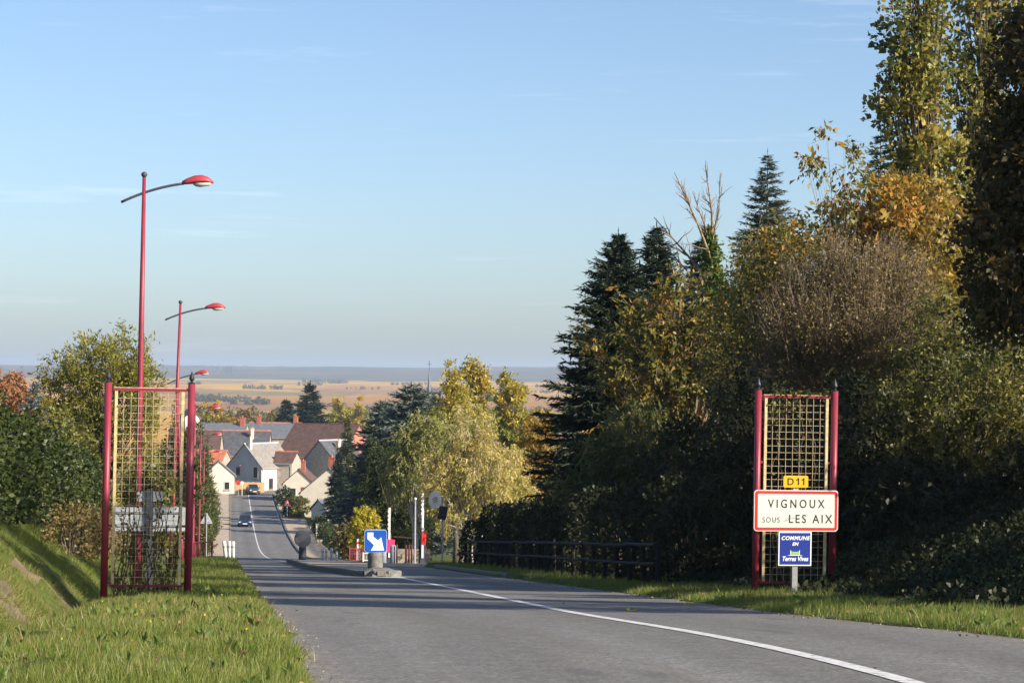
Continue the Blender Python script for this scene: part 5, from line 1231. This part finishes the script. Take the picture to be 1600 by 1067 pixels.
wl1 = thing('low_wall', 'low pale stone wall behind the maroon posts', 'wall', Vector((PXX(606, 127), 127, float(prof(127)))), 0)
e = PXX(672, 127) - wl1.location.x; rngw = np.random.default_rng(170)
for r_ in range(3):
    x = 0.0
    while x < e:
        w = rngw.uniform(0.35, 0.7)
        MB().box(x+0.008, min(e, x+w)-0.008, -rngw.uniform(0, 0.02), 0.3, r_*0.26-0.15*(r_ == 0)+0.006, r_*0.26+0.25).build('stone', M_path if rngw.random() < 0.6 else M_stone, wl1); x += w
# red railings and small red fence pieces
def railing(name, label, p0, p1, h, n, mat, group=None):
    t = thing(name, label, 'railing', p0, 0.0, group); d = p1 - p0
    for z in (0.12, h): MB().tube([Vector((0, 0, z)), d + Vector((0, 0, z))], 0.03, 6).build('rail', mat, t)
    for i in range(n + 1):
        q = d * (i / n); r_ = 0.045 if i % 4 == 0 else 0.014
        MB().tube([q + Vector((0, 0, -0.1 if i % 4 == 0 else 0.12)), q + Vector((0, 0, h + (0.03 if i % 4 == 0 else 0)))], r_, 6).build('post' if i % 4 == 0 else 'bar', mat, t)
    return t
railing('red_railing', 'red metal railing panel under the warning sign back', G(290, 103), G(331, 104.5), 0.78, 12, M_red, 'red railings at the street entrance')
railing('red_railing', 'red metal railing behind the island arrow sign', Vector((PXX(546, 122), 122, float(prof(122)))), Vector((PXX(566, 123), 123, float(prof(123)))), 0.75, 8, M_red, 'red railings at the street entrance')
railing('white_railing', 'low white railing between the red railing and arrow sign', Vector((PXX(567, 121), 121, float(prof(121)))), Vector((PXX(582, 121), 121, float(prof(121)))), 0.5, 5, M_white)
mk = thing('marker_post', 'slim white marker post left of the arrow sign', 'post', Vector((PXX(559, 123), 123, float(prof(123)))), 0)
MB().box(-0.05, 0.05, -0.05, 0.05, -0.1, 1.28).build('shaft', M_white, mk); MB().box(-0.052, 0.052, -0.052, 0.052, 1.0, 1.12).build('band', M_sred, mk)
# triangular signs
def tri(name, label, loc, h, side, back, rz=RR):
    t = thing(name, label, 'road sign', loc, rz)
    MB().tube([(0, 0.02, -0.2), (0, 0.02, h + side * 0.8)], 0.03, 8).build('post', M_galv if back else M_white, t)
    def tp(s): 
        k = s * 0.866
        return [(-s/2 + 0.04*s, h), (s/2 - 0.04*s, h), (s/2, h + 0.05*s), (0.04*s, h + k), (-0.04*s, h + k), (-s/2, h + 0.05*s)]
    y0 = 0.052 if back else -0.03
    pl_ = MB().prism(tp(side), y0, y0 + 0.02).build('plate', M_plate if back else M_sred, t)
    if back:
        for z in (0.15, 0.45): MB().box(-side*0.3*(1-z), side*0.3*(1-z), 0.03, 0.051, h + side*z - 0.015, h + side*z + 0.015).build('clamp', M_galv, pl_)
    else:
        s = side * 0.66; k = s * 0.866; o = side * 0.115
        MB().prism([(-s/2, h+o), (s/2, h+o), (0, h+o+k)], -0.033, -0.029).build('white_face', M_swhite2, pl_)
        MB().prism([(-0.07, h+o+0.06), (0.0, h+o+0.06), (0.04, h+o+0.3), (-0.02, h+o+0.3)], -0.036, -0.032).build('symbol', M_sblack, pl_)
        MB().prism([(0.03, h+o+0.06), (0.1, h+o+0.06), (0.09, h+o+0.22), (0.05, h+o+0.22)], -0.036, -0.032).build('symbol', M_sblack, pl_)
    return t
tri('warning_sign', 'grey back of a triangular warning sign above the red railing', G(322, 105.5), 1.62, 0.56, True)
tri('warning_sign', 'triangular warning sign with red border on the right pavement before the village', G(448, 298), 1.5, 1.0, False)
# round sign with a dark panel on one pole
ps = thing('round_sign', 'pale round sign with worn red marks on a pole above a dark panel', 'road sign', G(691, 97), RR)
MB().tube([(0, 0, -0.2), (0, 0, ztop(691, 776, 97) - G(691, 97).z)], 0.035, 8).build('pole', M_galv, ps)
zc = ztop(679, 781, 97) - ps.location.z
dsc = link('disc', None, ps, (-0.33, -0.02, zc)); bpy.data.objects.remove(dsc)
dsc = MB().lathe([(0.01, -0.012), (0.34, -0.012), (0.36, 0.0), (0.34, 0.012), (0.01, 0.012)], 28).build('disc', M_swhite, ps, (-0.33, -0.02, zc)); dsc.rotation_euler = (rad(90), rad(-8), rad(38)); dsc.scale = (1, 1.06, 1)
for k, (a, b, c_, d_) in enumerate([(-0.16, 0.06, 0.12, 0.10), (-0.14, -0.02, 0.14, 0.03), (-0.12, -0.1, 0.1, -0.05)]):
    MB().tube([(a, b, 0.016), ((a + c_) / 2, (b + d_) / 2 + 0.02, 0.016), (c_, d_, 0.016)], 0.016, 4).build('worn_mark', M_shut, dsc)
zp = ztop(691, 801, 97) - ps.location.z
pn = MB().prism(rrect(0.36, 0.56, 0.04), -0.09, 0.02).build('dark_panel', M_black, ps, (0.0, -0.05, zp)); pn.rotation_euler = (0, rad(9), rad(-10))
MB().lathe([(0.05, 0), (0.055, 0.03), (0.02, 0.04)], 10).build('lens', M_dgrey, pn, (0.02, -0.1, -0.1))
# gate, pillar, pots by the garden
gp = thing('stone_pillar', 'pale stone gate pillar beside the right pavement', 'pillar', G(496, 260), RR)
MB().box(-0.2, 0.2, -0.2, 0.2, -0.1, 1.35).build('shaft', M_wall, gp); MB().box(-0.26, 0.26, -0.26, 0.26, 1.35, 1.47).build('cap', M_conc, gp)
gt = thing('garden_gate', 'rusty red garden gate in the dark hedge', 'gate', G(506, 244), RR + rad(-30))
for x in (0, 1.0): MB().box(x-0.04, x+0.04, -0.03, 0.03, -0.1, 1.5).build('stile', M_shut, gt)
for z in (0.15, 0.8, 1.42): MB().box(0.04, 0.96, -0.02, 0.02, z-0.035, z+0.035).build('rail', M_shut, gt)
for i in range(7): MB().box(0.1+0.125*i, 0.17+0.125*i, -0.015, 0.015, 0.18, 1.4).build('slat', M_shut, gt)
for i, (px, Y, lab, s) in enumerate([(496, 247, 'white flower tub left of the rusty gate', 1.0), (501, 246, 'white flower tub right beside the rusty gate', 1.0), (482, 275, 'white flower tub further up the right pavement', 1.1)]):
    t = thing('flower_tub', lab, 'flower pot', G(px, Y), 0, 'flower tubs by the garden')
    MB().lathe([(0.17*s, 0), (0.24*s, 0.36*s), (0.27*s, 0.4*s), (0.22*s, 0.38*s)], 12).build('pot', M_wall, t)
    rg2 = np.random.default_rng(180 + i); q = rg2.normal(size=(160, 3)) * 0.14 * s + np.array([0, 0, 0.52 * s])
    qmesh('plant', leaves(rg2, q, rg2.normal(size=(160, 3)), rg2.uniform(0.06, 0.14, 160), 0.6), L_green, t)
# stop-like red round sign and white sign near the far fence
for px, nm, lab, m_, s in ((371, 'far_red_sign', 'tiny red round sign in front of the orange board fence', M_sred, 0.38), (377, 'far_white_sign', 'tiny white post sign right of the red round sign', M_white, 0.25)):
    t = thing(nm, lab, 'road sign', G(px, 350), RR)
    MB().tube([(0, 0, -0.2), (0, 0, 2.0)], 0.05, 6).build('post', M_galv if s > 0.3 else M_white, t)
    d = MB().lathe([(0.01, -0.02), (s, -0.02), (s, 0.02), (0.01, 0.02)], 16).build('disc', m_, t, (0, -0.08, 2.05)); d.rotation_euler = (rad(90), 0, 0)

# ------------------------------------------------------------------ grass, fallen leaves
rng = np.random.default_rng(200)
def grass(name, label, zones, mat, seed):
    rng = np.random.default_rng(seed); Q = []
    for (u0, u1, Y0, Y1, dens, h, lean) in zones:
        n = int((u1 - u0) * (Y1 - Y0) * dens)
        u = rng.uniform(u0, u1, n); Y = rng.uniform(Y0, Y1, n)
        cl = np.sin(u * 3.1 + Y * 1.3) + np.sin(u * 1.1 - Y * 2.7 + 1) + rng.normal(size=n) * 0.6
        hh = h * np.clip(1.0 + 0.22 * cl, 0.35, 1.9) * rng.uniform(0.55, 1.25, n)
        x = xL(Y) + u; z = prof(Y) + lat(u, Y) - 0.02
        D = rng.normal(size=(n, 3)) * lean + np.array([0.12, 0.0, 1.0])
        Q.append(leaves(rng, np.stack([x, Y, z], 1), D, hh * 1.05, 0.065, 0.16, True))
    return tag(qmesh(name, np.concatenate(Q), mat), label, 'grass', kind='stuff')
grass('verge_grass', 'bright green grass on both road verges and the left bank',
      [(-2.4, -0.02, 12.5, 20, 6000, 0.092, 0.5), (-2.4, -0.02, 20, 34, 3000, 0.092, 0.5), (-2.6, -0.05, 34, 60, 750, 0.11, 0.42), (-3.0, -0.1, 60, 106, 230, 0.13, 0.4),
       (-4.5, -2.4, 19, 24, 2200, 0.10, 0.7), (-6.0, -3.7, 24, 42, 2000, 0.12, 0.6), (-3.7, -2.4, 22, 42, 1900, 0.10, 0.8), (-6.0, -2.6, 42, 60, 700, 0.13, 0.5),
       (6.48, 8.2, 17, 32, 1900, 0.095, 0.42), (6.48, 8.4, 32, 48, 1300, 0.10, 0.42), (6.6, 8.0, 48, 82, 320, 0.11, 0.4)], L_grass, 201)
grass('tall_grass', 'taller pale grass tufts at the verge edges', [(-2.6, -0.1, 13, 30, 130, 0.13, 0.6), (-0.25, 0.1, 13, 34, 150, 0.09, 0.9), (6.6, 8.3, 18, 45, 60, 0.12, 0.5)], L_dry, 202)
grass('dry_bank_grass', 'dry straw coloured grass on the left ditch bank', [(-3.9, -2.5, 14, 36, 620, 0.10, 1.5), (-4.8, -3.9, 14, 30, 160, 0.1, 1.0)], L_dry, 203)
Yf = rng.uniform(15, 46, 46); uf = rng.uniform(-2.1, -0.3, 46)
Pf = np.repeat(np.stack([xL(Yf) + uf, Yf, prof(Yf) + lat(uf, Yf) + 0.09], 1), 5, 0)
tag(qmesh('verge_flowers', leaves(rng, Pf, rng.normal(size=Pf.shape) + np.array([0, -0.3, 0.6]), rng.uniform(0.018, 0.03, len(Pf)), 0.7), L_yellow), 'scattered yellow dandelion heads in the left verge grass', 'flowers', kind='stuff')
Yw = rng.uniform(13, 40, 260); uw = np.where(rng.random(260) < 0.7, rng.uniform(-2.3, -0.1, 260), rng.uniform(6.7, 8.0, 260))
Pw = np.repeat(np.stack([xL(Yw) + uw, Yw, prof(Yw) + lat(uw, Yw) + 0.02], 1), 9, 0)
tag(qmesh('verge_weeds', leaves(rng, Pw, rng.normal(size=Pw.shape) + np.array([0, 0, 0.55]), rng.uniform(0.05, 0.13, len(Pw)), 0.35), L_ivy), 'broad leaved weeds among the verge grass', 'weeds', kind='stuff')
ng = 1300; ug = np.where(rng.random(ng) < 0.6, np.abs(rng.normal(size=ng)) * 0.11 - 0.05, 6.52 - np.abs(rng.normal(size=ng)) * 0.14); Yg = rng.uniform(12.5, 44, ng)
tag(qmesh('edge_gravel', leaves(rng, np.stack([xL(Yg) + ug, Yg, prof(Yg) + 0.004], 1), rng.normal(size=(ng, 3)) * np.array([1, 1, 0.25]) + np.array([0, 0, 0.1]), rng.uniform(0.006, 0.02, ng), 0.9, 0.3), M_islet), 'loose pale gravel crumbs along both road edges', 'gravel', kind='stuff')
nl_ = 420; ul = np.where(rng.random(nl_) < 0.5, rng.uniform(-2.3, 0.0, nl_), rng.uniform(6.5, 8.1, nl_)); Yl = rng.uniform(13, 46, nl_)
tag(qmesh('verge_leaf_litter', leaves(rng, np.stack([xL(Yl) + ul, Yl, prof(Yl) + lat(ul, Yl) + 0.05], 1), rng.normal(size=(nl_, 3)) * np.array([1, 1, 0.4]), rng.uniform(0.03, 0.06, nl_), 0.7, 0.2), L_rust), 'dead brown leaves caught in the verge grass', 'leaves', kind='stuff')
n = 700; u = np.where(rng.random(n) < 0.6, 6.5 - np.abs(rng.normal(size=n)) * 0.25, rng.uniform(0.2, 6.4, n)); Yv = rng.uniform(14, 60, n)
keep = ((u > 6.0) & (rng.random(n) < 0.35)) | (rng.random(n) < 0.03); u = u[keep]; Yv = Yv[keep]; n = len(u)
D = rng.normal(size=(n, 3)); D[:, 2] = np.abs(D[:, 2]) * 0.25
tag(qmesh('fallen_leaves', leaves(rng, np.stack([xL(Yv) + u, Yv, prof(Yv) + 0.008], 1), D, rng.uniform(0.025, 0.05, n), 0.7, 0.2), L_brown), 'small fallen autumn leaves strewn along the road edge', 'leaves', kind='stuff')
for i, (px, py, Y, lab) in enumerate([(985, 968, 29.5, 'curled yellow leaf lying on the road right of the white line'), (1075, 956, 32.2, 'curled yellow leaf lying further up the right lane')]):
    p = P(px, py, Y); r2 = np.random.default_rng(210 + i)
    o = qmesh('fallen_leaf', leaves(r2, np.zeros((3, 3)), np.array([[1, 0.2, 0.2], [-0.4, 1, 0.35], [-0.8, -0.5, 0.25]]), np.array([0.1, 0.09, 0.08]), 0.7, 0.25), L_yellow, None, Vector((p.x, Y, float(prof(Y)) + 0.008)))
    tag(o, lab, 'leaf', 'yellow leaves on the road')

# ------------------------------------------------------------------ the hazy air of the valley
hb = MB().box(-9000, 9000, -60, 12900, -60, 75)
m, n_, l_ = newmat('haze_air')
for x in list(n_):
    if x.type == 'BSDF_PRINCIPLED': n_.remove(x)
pv = n_.new('ShaderNodeVolumePrincipled')
pv.inputs['Color'].default_value = (0.54, 0.71, 1.0, 1)
pv.inputs['Density'].default_value = 0.00010
pv.inputs['Anisotropy'].default_value = 0.1
l_.new(pv.outputs[0], n_['Material Output'].inputs['Volume'])
tag(hb.build('haze', m), 'thin pale haze filling the valley air', 'haze', kind='stuff')
